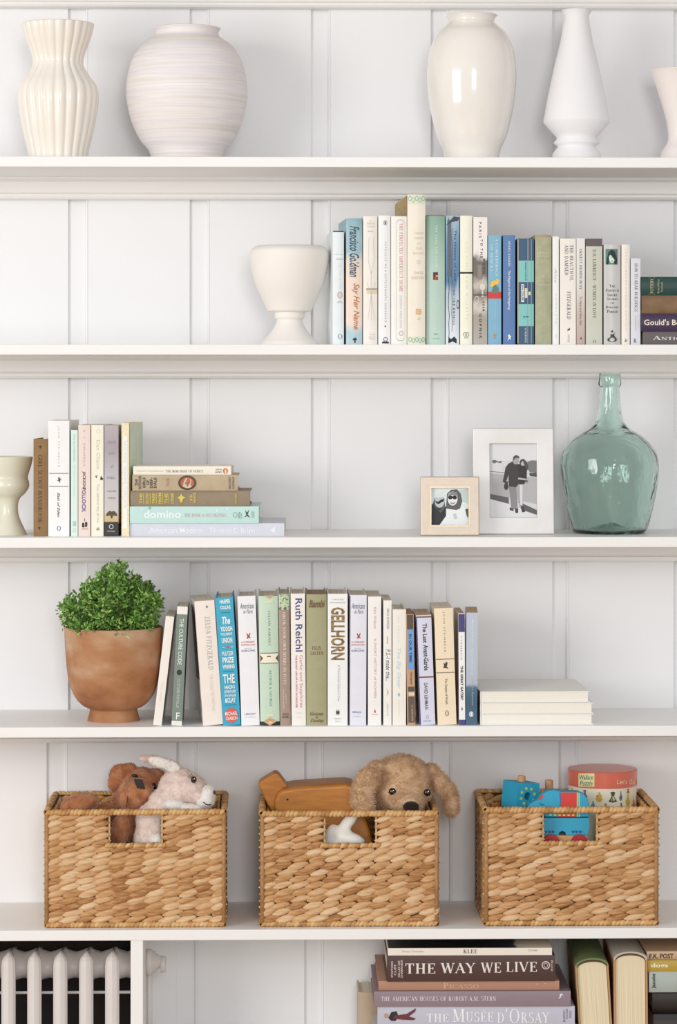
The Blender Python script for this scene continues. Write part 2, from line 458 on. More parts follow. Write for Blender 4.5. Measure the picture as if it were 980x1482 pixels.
cer_cream = mat('#f3ebdf', 0.28, 0.02, 12, coat=0.3)
def flute(a, z):
    return 1 + 0.030 * (abs(math.cos(a * 11)) ** 0.7 - 0.5) * 2
turned('fluted_vase', 'cream fluted ceramic vase with vertical ribs and pinched neck', 'vase', 84, [(41, 226), (44, 215), (50, 190), (55, 162), (57, 142), (54, 125), (44, 110), (36, 96), (36.5, 84), (41, 70), (45, 60), (49, 46), (51, 36)], 0.085, SH1, cer_cream, rfun=flute, seg=176)
brushed = mat_ramp('brushed_glaze', [(0.0, '#cfc4bd'), (0.36, '#dfd7d3'), (0.5, '#e6e0dd'), (0.62, '#ded6da'), (0.75, '#ece5dc'), (1.0, '#d6cbc0')], 'Z', 1.5, (3, 3, 130), 0.55, -1.0, 1.13, 5, 0.25)
turned('round_jar', 'round off-white pottery jar with brushed horizontal streaks', 'jar', 270.5, [(51, 226), (55, 219), (67, 204), (80, 177), (86.5, 150), (87.8, 134), (86, 112), (80, 90), (70, 72), (60, 62.5), (52, 57), (47, 53), (46, 47), (49, 42)], 0.12, SH1, brushed)
glossy = mat('#efe9e1', 0.12, 0.02, 14, coat=1.0)
turned('glazed_vase', 'tall ivory vase with glossy glaze reflecting the windows', 'vase', 683, [(39, 226), (42, 217), (51, 196), (60.5, 157), (64.5, 125), (65, 105), (63, 82), (58, 63), (49, 47), (38, 37), (33, 31), (34, 26), (38, 22)], 0.10, SH1, glossy)
matte = mat('#f1eff0', 0.65, 0.015, 10)
turned('tapered_vase', 'matte white vase tapering upward from an angular shoulder and pinched foot', 'vase', 834.6, [(36, 226), (35, 222), (28, 213), (27.5, 211), (33, 207.5), (33, 205.5), (29, 201), (29, 198), (34, 193), (48, 177), (48, 173.5), (42, 140), (33, 98), (24, 62), (18.5, 30), (18, 22), (22, 14)], 0.11, SH1, matte, sharp=True)
turned('flared_vase', 'pinkish white flared vase standing past the angular tapered vase', 'vase', 988, [(34, 226), (30, 218), (22, 205), (21, 190), (24, 172), (30, 150), (37, 128), (44, 108), (48, 101)], 0.11, SH1, mat('#f3e9e4', 0.4, 0.01))
turned('white_urn', 'chalky white footed urn beside the row of books', 'urn', 419, [(42, 497), (41, 495), (37, 491), (30, 484), (22, 473), (18.5, 464.5), (18.8, 462), (21.5, 460), (21.8, 453), (22, 452), (31, 450.5), (34, 445), (43, 426), (50, 410), (55, 391), (57.5, 375), (57.5, 368), (55.5, 362), (50, 357.5)], 0.085, SH2, mat('#f0eae3', 0.6, 0.02, 15), wall_t=0.006, floor_in=0.055, sm=4)
turned('green_cup', 'pale green-white footed ceramic cup behind the brown cloth book', 'cup', 12, [(27, 774), (26, 770), (16, 748), (14, 732), (17, 721), (25, 713), (30, 704), (29.5, 696), (28, 690), (31, 680), (34, 670), (35.5, 661)], 0.10, SH3, mat('#dcd9c4', 0.35, 0.06, 8, coat=0.3), wall_t=0.004, floor_in=0.06)

# demijohn
gm, nt, b = newmat('green_glass')
b.inputs['Base Color'].default_value = (0.785, 0.918, 0.87, 1); b.inputs['Roughness'].default_value = 0.015; b.inputs['Transmission Weight'].default_value = 1.0; b.inputs['IOR'].default_value = 1.46
tc = N(nt, 'ShaderNodeTexCoord'); n1 = N(nt, 'ShaderNodeTexNoise'); n1.inputs['Scale'].default_value = 38; n1.inputs['Detail'].default_value = 3
mp = N(nt, 'ShaderNodeMapping'); mp.inputs['Scale'].default_value = (1, 1, 0.45); L(nt, tc.outputs['Object'], mp.inputs[0]); L(nt, mp.outputs[0], n1.inputs['Vector'])
bp = N(nt, 'ShaderNodeBump'); bp.inputs['Strength'].default_value = 0.6; bp.inputs['Distance'].default_value = 0.004; L(nt, n1.outputs['Fac'], bp.inputs['Height']); L(nt, bp.outputs['Normal'], b.inputs['Normal'])
dp = [(46, 773), (51, 771), (54.5, 766), (57.5, 757), (61, 742), (66, 719), (69.5, 700), (71.3, 684), (71.2, 670), (68, 655), (59, 642), (48, 632), (36, 624.5), (26.5, 618.5), (21.5, 611), (18.3, 600), (16, 582), (14.7, 566), (14.6, 560)]
yc = 0.115; k = PS(yc)
out = smoothprof([(h * k, max(0, PZ(py, yc) - SH3)) for h, py in dp], 5)
out[0] = (out[0][0], 0.0)
lip = [(15.8, 558.5), (16.8, 556), (16.2, 546), (15.6, 541.5), (14.5, 540)]
out += [(h * k, PZ(py, yc) - SH3) for h, py in lip]
inn = []
for r, z in reversed(out):
    t = 0.0034 if z < 0.17 else 0.005
    if z > 0.007: inn.append((max(r - t, 0.006), z - (0.0 if z < 0.265 else 0.0004)))
punt = [(0.035, 0.0075), (0.02, 0.0145), (0.001, 0.019)]
prof = [(0.001, 0.0155), (0.02, 0.011), (0.036, 0.003), (0.045, 0.0)] + out + inn + [(inn[-1][0] * 0.9, 0.006)] + punt
prof[3] = (out[0][0] * 0.9, 0.0)
v, f = lathe(prof, 96, False, False, lambda a, z: 1 + 0.006 * math.sin(3 * a + z * 30) + 0.004 * math.sin(7 * a - z * 60))
bot = obj('glass_demijohn', v, f, gm, None, True); bot.location = (PX(882.5, yc), yc, SH3)
tag(bot, 'large sea-green glass demijohn bottle with a narrow neck', 'bottle')

# ------------------------------------------------------------------ books
def spine_prof(wd, bulge, n=8):
    return [(-wd / 2 + wd * i / n, -bulge * (1 - (2 * i / n - 1) ** 2)) for i in range(n + 1)]
def book_body(root, wd, h, dp, kind, cov, pages, t=None, bulge=None, headband=None):
    hard = kind == 'hard'
    t = t or (0.0024 if hard else 0.0006); t = min(t, wd * 0.2)
    bulge = (0.10 * wd if hard else 0.02 * wd) if bulge is None else bulge
    sp = spine_prof(wd, bulge)
    outer = [(-wd / 2, dp)] + sp + [(wd / 2, dp)]
    si = spine_prof(wd - 2 * t, bulge)
    inner = [(-wd / 2 + t, dp)] + [(x, y + t) for x, y in si] + [(wd / 2 - t, dp)]
    n = len(outer)
    v = [(x, y, z) for z in (0, h) for x, y in outer] + [(x, y, z) for z in (0, h) for x, y in inner]
    f = []
    for i in range(n - 1):
        f.append((i, i + 1, n + i + 1, n + i))
        f.append((2 * n + i + 1, 2 * n + i, 3 * n + i, 3 * n + i + 1))
        f.append((i + 1, i, 2 * n + i, 2 * n + i + 1))
        f.append((n + i, n + i + 1, 3 * n + i + 1, 3 * n + i))
    f.append((0, n, 3 * n, 2 * n)); f.append((n - 1, 3 * n - 1, 4 * n - 1, 2 * n - 1))
    co = obj('cover', v, f, cov, root)
    ov = 0.003 if hard else 0.0004; fo = 0.004 if hard else 0.0005
    y0 = t + (0.001 if hard else 0.0) ; x1 = wd / 2 - t - 0.0002
    pv = [(x, y + t + 0.0004, z) for z in (ov, h - ov) for x, y in [(-x1, dp - fo - t)] + [(max(-x1, min(x1, x)), y + (0.002 if hard else 0)) for x, y in si] + [(x1, dp - fo - t)]]
    m = len(pv) // 2
    pf = [tuple(range(m - 1, -1, -1)), tuple(range(m, 2 * m))] + [(i, (i + 1) % m, (i + 1) % m + m, i + m) for i in range(m)]
    obj('page_block', pv, pf, mat_pages(pages), root)
    return bulge
def put_art(root, items, mapper, wd, bulge):
    names = {'rect': 'spine_band', 'disc': 'emblem', 'ring': 'emblem', 'ring2': 'emblem'}
    for li, it in enumerate(items):
        spec, a0, a1, b0, b1, ori, col = it[:7]
        uv, fc = art(spec)
        if not uv: continue
        x0, x1, zt, zb = mapper(a0, a1, b0, b1)
        V = []
        sag = bulge * ((x1 - x0) / wd) ** 2 * (0 if spec == 'rect' else .08 if isinstance(spec, tuple) and spec[0] == 'S' else .5)
        for u, vv in uv:
            if ori == 'v': x = x0 + vv * (x1 - x0); z = zt - u * (zt - zb)
            else: x = x0 + u * (x1 - x0); z = zb + vv * (zt - zb)
            xx = max(-1, min(1, 2 * x / wd))
            V.append((x, -bulge * (1 - xx * xx) - sag - 0.00025 - 0.00006 * li, z))
        nm = names.get(spec) if isinstance(spec, str) else None
        if nm is None: nm = 'emblem' if isinstance(spec, list) or spec[0] == 'polys' else 'spine_title'
        obj(nm, V, fc, col if not isinstance(col, str) else ink(col), root)
def book(label, xl, xr, top, zs, y=0.03, depth=0.15, kind='hard', col='#ffffff', pages='#e9dfcc', rot=0, dx=0, items=(), group=None, bulge=None, rough=0.45):
    X0, X1 = PX(xl, y), PX(xr, y); wd = X1 - X0 - 0.0004
    h = PZ(top, y) - zs
    lean = math.atan2(dx * PS(y), h)
    root = empty('book', ((X0 + X1) / 2, y, zs + wd / 2 * abs(math.sin(lean))), (0, lean, R(rot)))
    hh = h / math.cos(lean) - (wd * abs(math.sin(lean)) if lean else 0)
    cov = mat(col, rough, 0.03, 40) if isinstance(col, str) else col
    bl = book_body(root, wd, hh, depth, kind, cov, pages, bulge=bulge)
    def mp(a0, a1, b0, b1):
        return (a0 - .5) * wd, (a1 - .5) * wd, min(hh, (PZ(b0, y) - zs) / math.cos(lean)), max(0, (PZ(b1, y) - zs) / math.cos(lean))
    put_art(root, items, mp, wd, bl)
    tag(root, label, 'book', group)
    return root
def flat_book(label, xl, xr, top, bottom, zb=None, y=0.03, depth=0.17, kind='hard', col='#ffffff', pages='#e9dfcc', rot=0, items=(), group=None, bulge=None, rough=0.45):
    """book lying flat, head of the spine to the left; px box of the spine"""
    X0, X1 = PX(xl, y), PX(xr, y); h = X1 - X0
    z0 = PZ(bottom, y) if zb is None else zb
    wd = PZ(top, y) - z0 - 0.0003
    root = empty('book', (X1, y, z0 + wd / 2), (0, R(-90), 0))
    if rot: root.rotation_euler = Euler((0, R(-90), R(rot)))
    cov = mat(col, rough, 0.03, 40) if isinstance(col, str) else col
    bl = book_body(root, wd, h, depth, kind, cov, pages, bulge=bulge)
    zc = z0 + wd / 2
    def mp(a0, a1, b0, b1):       # px x range, px y range
        return PZ(b1, y) - zc, PZ(b0, y) - zc, X1 - PX(a0, y), X1 - PX(a1, y)
    put_art(root, items, mp, wd, bl)
    tag(root, label, 'book', group)
    return root, z0 + wd + 0.0003

G2 = 'books standing along the second shelf'
def B2(label, xl, xr, top, **k): return book(label, xl, xr, top, SH2, group=G2, **k)
GR = '#9a9a98'
B2('slim pale blue book with a dark top edge next to the white urn', 481.5, 498, 334, y=0.03, depth=0.14, col='#e3ebee', rot=3.4, items=[
    ('rect', .02, .98, 333, 336, 'h', '#39424c'), ('rect', .08, .95, 368, 368.6, 'h', '#b9c6cc'), ('JULIA', .3, .95, 374, 376.5, 'h', GR), ('T O   T H E   L E T T E R', .55, .75, 381, 418, 'v', '#c3cdd0'),
    ('disc', .4, .85, 422, 432, 'h', '#dccfca'), ('ring', .4, .85, 422, 432, 'h', '#b7a7a3'), ([(0, 0), (.4, 1), (.5, .6), (.6, 1), (1, 0), (.5, .4)], .3, .9, 435, 439, 'h', '#bcc2c2'), ('ring2', .45, .85, 483, 491, 'h', '#8d9aa4')])
goldman = mat_ramp('goldman', [(0.0, '#b3cad0'), (0.07, '#a9c6d0'), (0.17, '#e8d6c6'), (0.5, '#ecd7c6'), (0.66, '#dfd2c4'), (0.76, '#98b8c2'), (0.86, '#9dbcc6'), (1, '#86adba')], 'Z', 0.35, (30, 20, 14), 0.45, 0.0, 0.21)
B2('blue and peach hardback with flowing script lettering', 501, 524.5, 316, y=0.028, depth=0.165, col=goldman, rot=3.2, items=[
    (('T', 'Francisco Goldman', 0.012, 0.35), .2, .8, 327, 401, 'v', '#2c4a5e'), (('T', 'Say Her Name', 0.012, 0.35), .34, .82, 410, 477, 'v', '#c2764a'), ([(0, .5), (.35, 1), (.5, .7), (.65, 1), (1, .5), (.6, .4), (.7, 0), (.3, 0), (.4, .4)], .38, .68, 488, 496, 'h', '#23282c')])
leaf = []
def vline(x0, y0, x1, y1, t=.03): return [(x0 - t, y0), (x0 + t, y0), (x1 + t, y1), (x1 - t, y1)]
stem = ('polys', [vline(.5, 0, .5, .58, .012), vline(.5, .3, .22, .02, .01), vline(.5, .3, .8, .0, .01), vline(.5, .3, .1, .45, .01), vline(.5, .3, .9, .45, .01), vline(.5, .55, .25, .7, .01), vline(.25, .7, .3, .98, .01), vline(.5, .55, .75, .7, .01), vline(.75, .7, .7, .98, .01)])
B2('cream book with a fine-lined plant drawing down the spine', 525.5, 546.5, 313, col='#efe9e0', rot=2.6, items=[
    ('THE', .4, .55, 319, 321, 'h', '#b9b2aa'), ('ESSENTIALS OF', .25, .8, 322.5, 325, 'h', '#b9b2aa'), ('SCIENCE', .25, .8, 327, 329, 'h', '#b9b2aa'), ('Roberts', .33, .7, 333.5, 336, 'h', '#a9a29a'),
    (stem, .15, .95, 341, 464, 'h', '#b3aca4'), ([(0, .8), (.5, .6), (1, .8), (.85, .1), (.6, .2), (.5, .5), (.4, .2), (.1, .1)], .2, .98, 417, 426, 'h', '#dccfae'), ('rect', .2, .98, 417.5, 419, 'h', '#8f7f68'),
    ('TERRA', .4, .85, 483, 485, 'h', '#cbc4bc'), ('PRESS', .4, .85, 487, 492, 'h', '#d2cbc2')])
B2('white book with a column of tiny dotted lettering and a black foot emblem', 547.5, 565.5, 312, col='#f0efee', rot=2.6, items=[
    ('ring', .4, .72, 319, 326, 'h', '#8b9097'), ('rect', .5, .62, 320.5, 324.5, 'h', '#5d646c'), ('F A T E  S A V E   M E  A  D A T E', .5, .66, 350, 410, 'v', '#9aa0a6'), ('K E N N E T H   A N D E R S O N', .5, .66, 412, 466, 'v', '#8f9496'),
    ('disc', .5, .62, 471, 473.5, 'h', '#a33c34'), ('ring', .4, .75, 488, 494, 'h', '#262626'), ([(0, 0), (0, .8), (.4, 1), (.5, .5), (.6, 1), (1, .7), (1, 0)], .3, .85, 494, 497, 'h', '#1c1c1c')])
B2('white hardback with a long oval border framing red capitals', 566, 589, 313, col='#f0ede8', rot=2.6, items=[
    (('polys', [vline(.01, .03, .01, .97, .012), vline(.99, .03, .99, .97, .012), [(.0, .97), (.25, .995), (.75, .995), (1, .97), (.97, .97), (.73, .99), (.27, .99), (.03, .97)], [(.0, .03), (.25, .005), (.75, .005), (1, .03), (.97, .03), (.73, .01), (.27, .01), (.03, .03)]]), .3, .88, 317, 494, 'h', '#a9a9a6'),
    (('S', 'THE PERFECTLY IMPERFECT HOME'), .52, .74, 323, 422, 'v', '#cf8f8c'), ('D E B O R A H   N E E D L E M A N', .54, .68, 428, 474, 'v', '#b7b4c0'), ('ring', .48, .78, 479, 486, 'h', '#b5b4ae')])
gold_pat = mat_ramp('gold_pattern', [(0, '#7d7a4b'), (.4, '#b59a4c'), (.55, '#c8ad62'), (.7, '#94573a'), (1, '#cbb57a')], 'Z', 1.6, (90, 90, 90), 0.5, -1, 1.3)
r6 = B2('tall ivory hardback with green scrolled bands at head and foot', 590, 616, 281.5, y=0.02, depth=0.235, col='#ece3d3', rot=2.6, items=[
    ('rect', .02, .98, 282, 295, 'h', '#d9dfcb'), ('rect', .02, .98, 487, 497, 'h', '#d9dfcb')] + [('ring', .03 + .19 * i, .21 + .19 * i, 283.5 + (i % 2) * 2, 291 + (i % 2) * 2, 'h', '#8bab86') for i in range(5)] + [('ring', .03 + .19 * i, .21 + .19 * i, 488 + (i % 2) * 1.5, 495 + (i % 2) * 1, 'h', '#8bab86') for i in range(5)] + [
    (('S', 'GREEN'), .36, .9, 336, 339, 'h', '#d3c7b2'), (('S', 'GARDENS'), .36, .9, 343, 346, 'h', '#d3c7b2'), ('AND', .5, .72, 351, 353, 'h', '#d3c7b2'), ('OLD', .45, .82, 358, 361, 'h', '#cfc4b0'), (('S', 'ROSE'), .3, .9, 400 - 35, 368, 'h', '#d3c7b2'),
    ('ring', .5, .7, 376, 382, 'h', '#d3c6ac'), ('DAVID', .35, .85, 393, 397, 'h', '#cbbda4'), ('EASTON', .2, .9, 400, 404, 'h', '#cbbda4'), ('rect', .45, .72, 447, 455, 'h', '#d9b06c'), ('ring', .5, .68, 449, 453, 'h', '#efe0c0'), ('disc', .55, .65, 459, 463, 'h', '#dcc9a2')])
# patterned side board of the ivory hardback
hh6 = PZ(281.5, .02) - SH2; w6 = PX(616, .02) - PX(590, .02)
obj('side_panel', [(-w6 / 2 - .0004, .012, 0.001), (-w6 / 2 - .0004, .234, 0.001), (-w6 / 2 - .0004, .234, hh6 - .001), (-w6 / 2 - .0004, .012, hh6 - .001)], [(0, 1, 2, 3)][::-1], gold_pat, r6)
green_g = mat_ramp('green_cover', [(0, '#bcd2c7'), (.6, '#b0cbbe'), (1, '#86ad98')], 'Z', 0.12, (20, 20, 20), 0.5, 0, .21)
B2('muted green hardback with pale capitals and a tiny red and black picture', 617, 644, 311, col=green_g, rot=2, items=[
    ('rect', .02, .98, 311, 312.5, 'h', '#8a6a58'), (('T', 'T H E   C A K E   F O R   C O O K', 0.006), .48, .6, 326, 387, 'v', '#d8ead9'), ('rect', .36, .62, 394, 405, 'h', '#5b2a1d'), ('rect', .5, .62, 398, 401, 'h', '#d79b3c'), ('rect', .4, .58, 401, 405, 'h', '#b1372b'),
    (('T', 'A L E X A N D R A   F U L L E R'), .48, .58, 409, 472, 'v', '#c6dfcb'), ([(0, .2), (.3, 1), (.5, .3), (.7, 1), (1, .2)], .36, .64, 482, 485, 'h', '#7fae92'), ('VIKING', .3, .7, 489, 491, 'h', '#7fae92')])
hist = mat_ramp('history_print', [(0, '#dfe5e8'), (.25, '#c3cfd8'), (.42, '#aebfcd'), (.5, '#4e79a0'), (.8, '#6d93b5'), (1, '#9fb7c9')], 'Z', 0.5, (160, 40, 10), 0.5, 0, .21)
wig = lambda xs, n: ('polys', [vline(xs[i % len(xs)], i / n, xs[(i + 1) % len(xs)], (i + 1) / n, .04) for i in range(n)])
B2('blue photographic paperback with a bare tree printed down the spine', 645, 665, 312, col=hist, kind='soft', rot=1.5, items=[
    (wig([.2, .3, .24, .33, .2], 14), .1, .6, 315, 495, 'h', '#20262d'), (wig([.5, .6, .45, .55], 11), .3, .6, 330, 480, 'h', '#2b333b'), ('rect', .12, .4, 318, 400, 'h', '#5b666f'), ([(0, 0), (.6, 1), (1, .9), (.9, .5), (.5, .4)], .0, 1, 313, 326, 'h', '#3a444e'),
    ('The History of Love', .58, .78, 333, 407, 'v', '#1c2b3d'), (('S', 'NICOLE KRAUSS'), .52, .68, 419, 470, 'v', '#39475a'), ([(0, 0), (.5, .3), (1, 0), (1, .6), (.7, 1), (.3, .6), (0, 1)], .2, .8, 487, 497, 'h', '#1d2329'), ('ring', .8, 1.0, 434, 447, 'h', '#1c2026')])
B2('pale yellow hardback with a black band across the middle', 666, 684, 312, col='#ecebd8', items=[
    ('rect', 0, 1, 393.5, 396, 'h', '#20211c'), ('A L I C E   M U N R O', .42, .62, 349, 391, 'v', '#dfdba6'), ('R O W   W I L L E T T S', .42, .62, 400, 462, 'v', '#dcd6a0'), ('ring', .24, .5, 481, 487, 'h', '#3a3a33'), ('ring', .44, .7, 481, 487, 'h', '#3a3a33'), ('rect', .3, .65, 488.5, 489.4, 'h', '#8a8a78')])
paris = mat_ramp('paris_print', [(0, '#b3aa9f'), (.22, '#a59b90'), (.3, '#cfc7bd'), (.4, '#7d746c'), (.48, '#c4bbb0'), (.55, '#6f6861'), (.68, '#6b645e'), (.73, '#efe9e4'), (1, '#efe9e4')], 'Z', 0.16, (60, 40, 60), 0.5, 0, .21)
B2('paperback with a sepia street photograph and scattered letters', 685, 705.5, 314, col=paris, kind='soft', items=[
    (('T', 'P A R I S', .01, 0), .4, .58, 321, 344, 'v', '#33302d'), (('T', 'T O  T H E', .01), .5, .68, 346, 373, 'v', '#33302d'), (('T', 'M O O N', .01), .68, .85, 374, 396, 'v', '#2a2725'), ('disc', .46, .85, 410, 420, 'h', '#d9d2c8'), ('rect', .6, .72, 418, 430, 'h', '#d2cac0'), ('ring', .1, .4, 428, 440, 'h', '#d4cdc4'), ('rect', .05, .95, 426, 427.5, 'h', '#5a534d'), ('rect', .3, .62, 383, 404, 'h', '#8b837b'),
    (('T', 'A D A M', .01), .66, .8, 436, 450, 'v', '#2a2725'), (('T', 'G O P N I K', .01), .42, .6, 454, 490, 'v', '#2a2725')])
B2('sky blue paperback with pale capitals above a yellow and red picture', 706.3, 725.8, 340, col='#76adc8', kind='soft', items=[
    (('S', 'A CONFEDERACY'), .56, .76, 345, 400, 'v', '#dcedf2'), (('S', 'OF DUNCES'), .18, .36, 354, 392, 'v', '#dcedf2'), ([(0, .2), (.2, .7), (.55, .8), (.7, 1), (1, .8), (.85, .4), (.5, .3), (.3, 0)], .12, .9, 403, 416, 'h', '#ecbf33'), ('rect', .0, 1, 422, 432, 'h', '#d23427'), ([(0, 0), (.2, .8), (.6, 1), (1, .6), (1, 0)], .25, .8, 412, 424, 'h', '#5f7d74'),
    ('JOHN KENNEDY TOOLE', .46, .6, 436, 478, 'v', '#a9d2e4'), ([(0, .8), (.5, 1), (1, .8), (.6, .6), (.7, 0), (.3, 0), (.4, .6)], .34, .66, 483, 490, 'h', '#c58b3d')])
B2('royal blue paperback with white lettering and a pale bird-like mark', 728, 746, 340, col='#4c76ac', kind='soft', items=[
    (('S', 'MURIEL BARBERY'), .42, .6, 349, 386, 'v', '#dfe7f0'), (('T', 'The Elegance of the Hedgehog', .008), .36, .62, 391, 448, 'v', '#e8eef4'), ([(0, 0), (.3, .5), (.1, .9), (.5, 1), (1, .6), (.7, .5), (.9, .1), (.5, .3)], .36, .68, 484, 493, 'h', '#eef0e2')])
B2('navy paperback with turquoise bands and gold stripes', 749, 773, 345, col='#1c5074', kind='soft', pages='#dcc4a0', items=[
    ('rect', 0.06, .99, 377, 408, 'h', '#7cc3c0'), ('rect', 0.06, .99, 440, 472, 'h', '#7cc3c0'), ('rect', .6, .64, 346, 497, 'h', '#9a9a7c'), ('rect', .68, .71, 346, 377, 'h', '#8a9390'), ('rect', .82, .86, 346, 497, 'h', '#a89f7b'), ('rect', 0, .05, 346, 497, 'h', '#d8c49c'),
    (('T', 'Hemingway Country Life', .02), .44, .54, 379, 406, 'v', '#1d3f52'), ('rect', .22, .4, 411, 437, 'h', '#dedbc6'), ('rect', .44, .6, 417, 431, 'h', '#d6d3be'), ('rect', .66, .8, 422, 427, 'h', '#d6d3be'), (('T', 'IN OUR', .02), .26, .36, 413, 435, 'v', '#2b5574'), (('T', 'by Ed', .03), .34, .66, 457, 460, 'h', '#21455a'), (('S', 'SCRIBNER'), .44, .56, 474, 496, 'v', '#dfe3dc')])
B2('worn olive cloth hardback with faded gilt title', 774.5, 798.5, 339.5, col=mat('#a9aa8b', .75, .14, 70), pages='#d8c6a4', items=[
    (('S', 'HENRY'), .12, .9, 364, 368, 'h', '#cfc9a4'), ('rect', .1, .9, 370, 371, 'h', '#c3bd98'), (('S', 'ESMOND'), .12, .9, 376, 381, 'h', '#cfc9a4'), ('disc', .46, .56, 398, 401, 'h', '#c3bd98'), (('S', 'WILLIAM'), .14, .9, 405, 408, 'h', '#c6c09b'), (('S', 'MAKEPEACE'), .1, .9, 410.5, 413, 'h', '#d6cfb0'), ('Harper', .2, .8, 472, 476, 'h', '#c3bd98'), ('rect', 0.02, .98, 340, 342, 'h', '#b98b62')])
B2('narrow white book with faint grey script', 799.5, 809, 342, col='#f1f0ee', kind='soft', items=[(('T', 'Alice', 0, .3), .3, .75, 388, 409, 'v', '#b9bec4'), ('C O M P L E T E', .4, .7, 424, 468, 'v', '#d2d2d0'), ('ring', .45, .75, 484, 489, 'h', '#c8c8c6')])
B2('ivory paperback with two lines of slate capitals', 810.3, 833.8, 345, col='#ebe3da', kind='soft', items=[
    (('S', 'THE BEAUTIFUL'), .62, .84, 354, 406, 'v', '#4b5066'), (('S', 'AND DAMNED'), .3, .52, 354, 398, 'v', '#4b5066'), (('S', 'FITZGERALD'), .44, .68, 422, 462, 'v', '#54586a'), ([(0, 0), (.2, .8), (.5, .5), (.8, 1), (1, .4), (.6, .2)], .46, .64, 474, 479, 'h', '#33353c'), ('VINTAGE', .48, .6, 484, 495, 'v', '#8d8a88')])
B2('slim grey-beige paperback with slate capitals fading to brown at the foot', 834.3, 846.8, 344.5, col=mat_ramp('heming', [(0, '#b9a298'), (.3, '#c9b6aa'), (.6, '#dcd8d4'), (1, '#e2dfdc')], 'Z', .1, (30, 30, 30), .5, 0, .17), kind='soft', items=[
    (('S', 'ERNEST HEMINGWAY'), .36, .66, 360, 419, 'v', '#44484c'), (('T', 'To Have and Have Not', .0, .3), .36, .66, 429, 471, 'v', '#5c5450'), ([(0, 0), (.5, 1), (1, 0)], .44, .64, 487, 491, 'h', '#2b2523')])
B2('sage beige paperback topped by a charcoal band', 847.8, 872, 345, col='#c5c5b6', kind='soft', items=[
    ('rect', 0, 1, 345, 356, 'h', '#5e5757'), (('S', 'D.H. LAWRENCE • WOMEN IN LOVE'), .42, .62, 361, 460, 'v', '#54564f'), ('ring2', .42, .62, 492, 496, 'h', '#5a5a52')])
prt = [(0, 0), (.08, .45), (.2, .8), (.45, 1), (.75, .92), (.92, .6), (1, .3), (.95, 0)]
B2('silver-grey hardback with a dark-haired portrait at the head of the spine', 873.8, 898.5, 353.5, col=mat('#c3c1bc', .35, .04, 30), items=[
    ('rect', .1, .82, 360, 382.5, 'h', '#4c7d74'), (prt, .14, .78, 361, 382.3, 'h', '#15252a'), ('disc', .3, .64, 366, 380.5, 'h', '#cfe3d2'), ([(0, .5), (.5, 1), (1, .6), (.8, .2), (.4, .5)], .28, .66, 364.5, 371, 'h', '#15252a'), ('disc', .36, .44, 371.5, 373, 'h', '#1a2a2c'), ('disc', .52, .6, 371.5, 373, 'h', '#1a2a2c'), ('rect', .42, .54, 377, 378, 'h', '#48665f'),
    (('S', 'The', .7), .32, .66, 411.5, 415.5, 'h', '#33332f'), (('S', 'Poetry &', .75), .12, .9, 418, 422, 'h', '#33332f'), (('S', 'Short', .75), .2, .8, 424.5, 428.5, 'h', '#33332f'), (('S', 'Stories', .75), .18, .86, 430.5, 434, 'h', '#33332f'), (('S', 'of', .9), .38, .6, 437, 440, 'h', '#33332f'), (('S', 'Dorothy', .75), .12, .88, 442.5, 446, 'h', '#33332f'), (('S', 'Parker', .75), .18, .82, 448.5, 452.5, 'h', '#33332f'),
    ('disc', .42, .54, 478, 481, 'h', '#22221f'), ([(0, 0), (.3, .4), (.2, .8), (.5, .6), (.8, 1), (.7, .5), (1, .1), (.5, .3)], .28, .72, 481, 490, 'h', '#22221f'), ('ring2', .2, .76, 488, 495, 'h', '#33332f')])
B2('narrow cream book with faint gilt capitals', 899.5, 911.8, 353.5, col='#ede6da', items=[('L A R G E  L I B R A R Y  M O D E R N   E D I T I O N', .42, .62, 360, 478, 'v', '#d3c6ac'), ([(0, 0), (.4, 1), (.5, .4), (1, .8), (.7, .1)], .34, .7, 489, 495, 'h', '#8d8a80')])
B2('short pale grey paperback with slate capitals', 912.8, 927.2, 373.5, col='#d6d6de', kind='soft', items=[
    (('S', 'HOW TO READ BUILDINGS'), .4, .7, 381, 451, 'v', '#474a56'), ('rect', .5, .54, 456, 478, 'h', '#9a9ca6'), (('S', 'R'), .3, .62, 490, 495.5, 'h', '#4a4c55')])
# flat stack at the end of the second shelf
_, z = flat_book('grey-brown book with white capitals at the bottom of the short dark stack', 931, 1065, 479.5, 498, zb=SH2, y=.03, depth=.18, col='#5e5354', kind='soft', items=[(('S', 'Antiques', .72), 945, 1010, 486, 492.5, 'v', '#e6e0dc')])
_, z = flat_book('dark purple book with cream lettering in the short stack', 928, 1090, 453.5, 479.5, zb=z, y=.028, depth=.19, col='#3a2647', items=[(('T', "Gould's Book", .012), 932, 998, 462, 470.5, 'v', '#efe2cf')])
_, z = flat_book('mottled brown hardback in the short stack', 928.5, 1080, 427, 453.5, zb=z, y=.03, depth=.18, col=mat_ramp('mottle', [(0, '#5c4a3b'), (.5, '#7a5d40'), (1, '#93714c')], 'Z', 1.5, (30, 30, 30), .6, -1, 1.2))
_, z = flat_book('dark green gilt-lettered hardback on top of the short stack', 928, 1075, 400, 427, zb=z, y=.03, depth=.18, col='#123f3a', items=[
    ('rect', 939, 940, 401, 426, 'v', '#b9ae77'), ('rect', 946.5, 947.5, 401, 426, 'v', '#b9ae77'), ('rect', 942, 943, 401, 426, 'v', '#8f8a60'), (('S', 'POTTERY'), 941, 945.5, 403, 424, 'h', '#c9bc86'), ('Book of Plants', 951, 954, 404, 424, 'h', '#b9b188'), ('Kenneth', 956, 959, 408, 422, 'h', '#b9b188')])

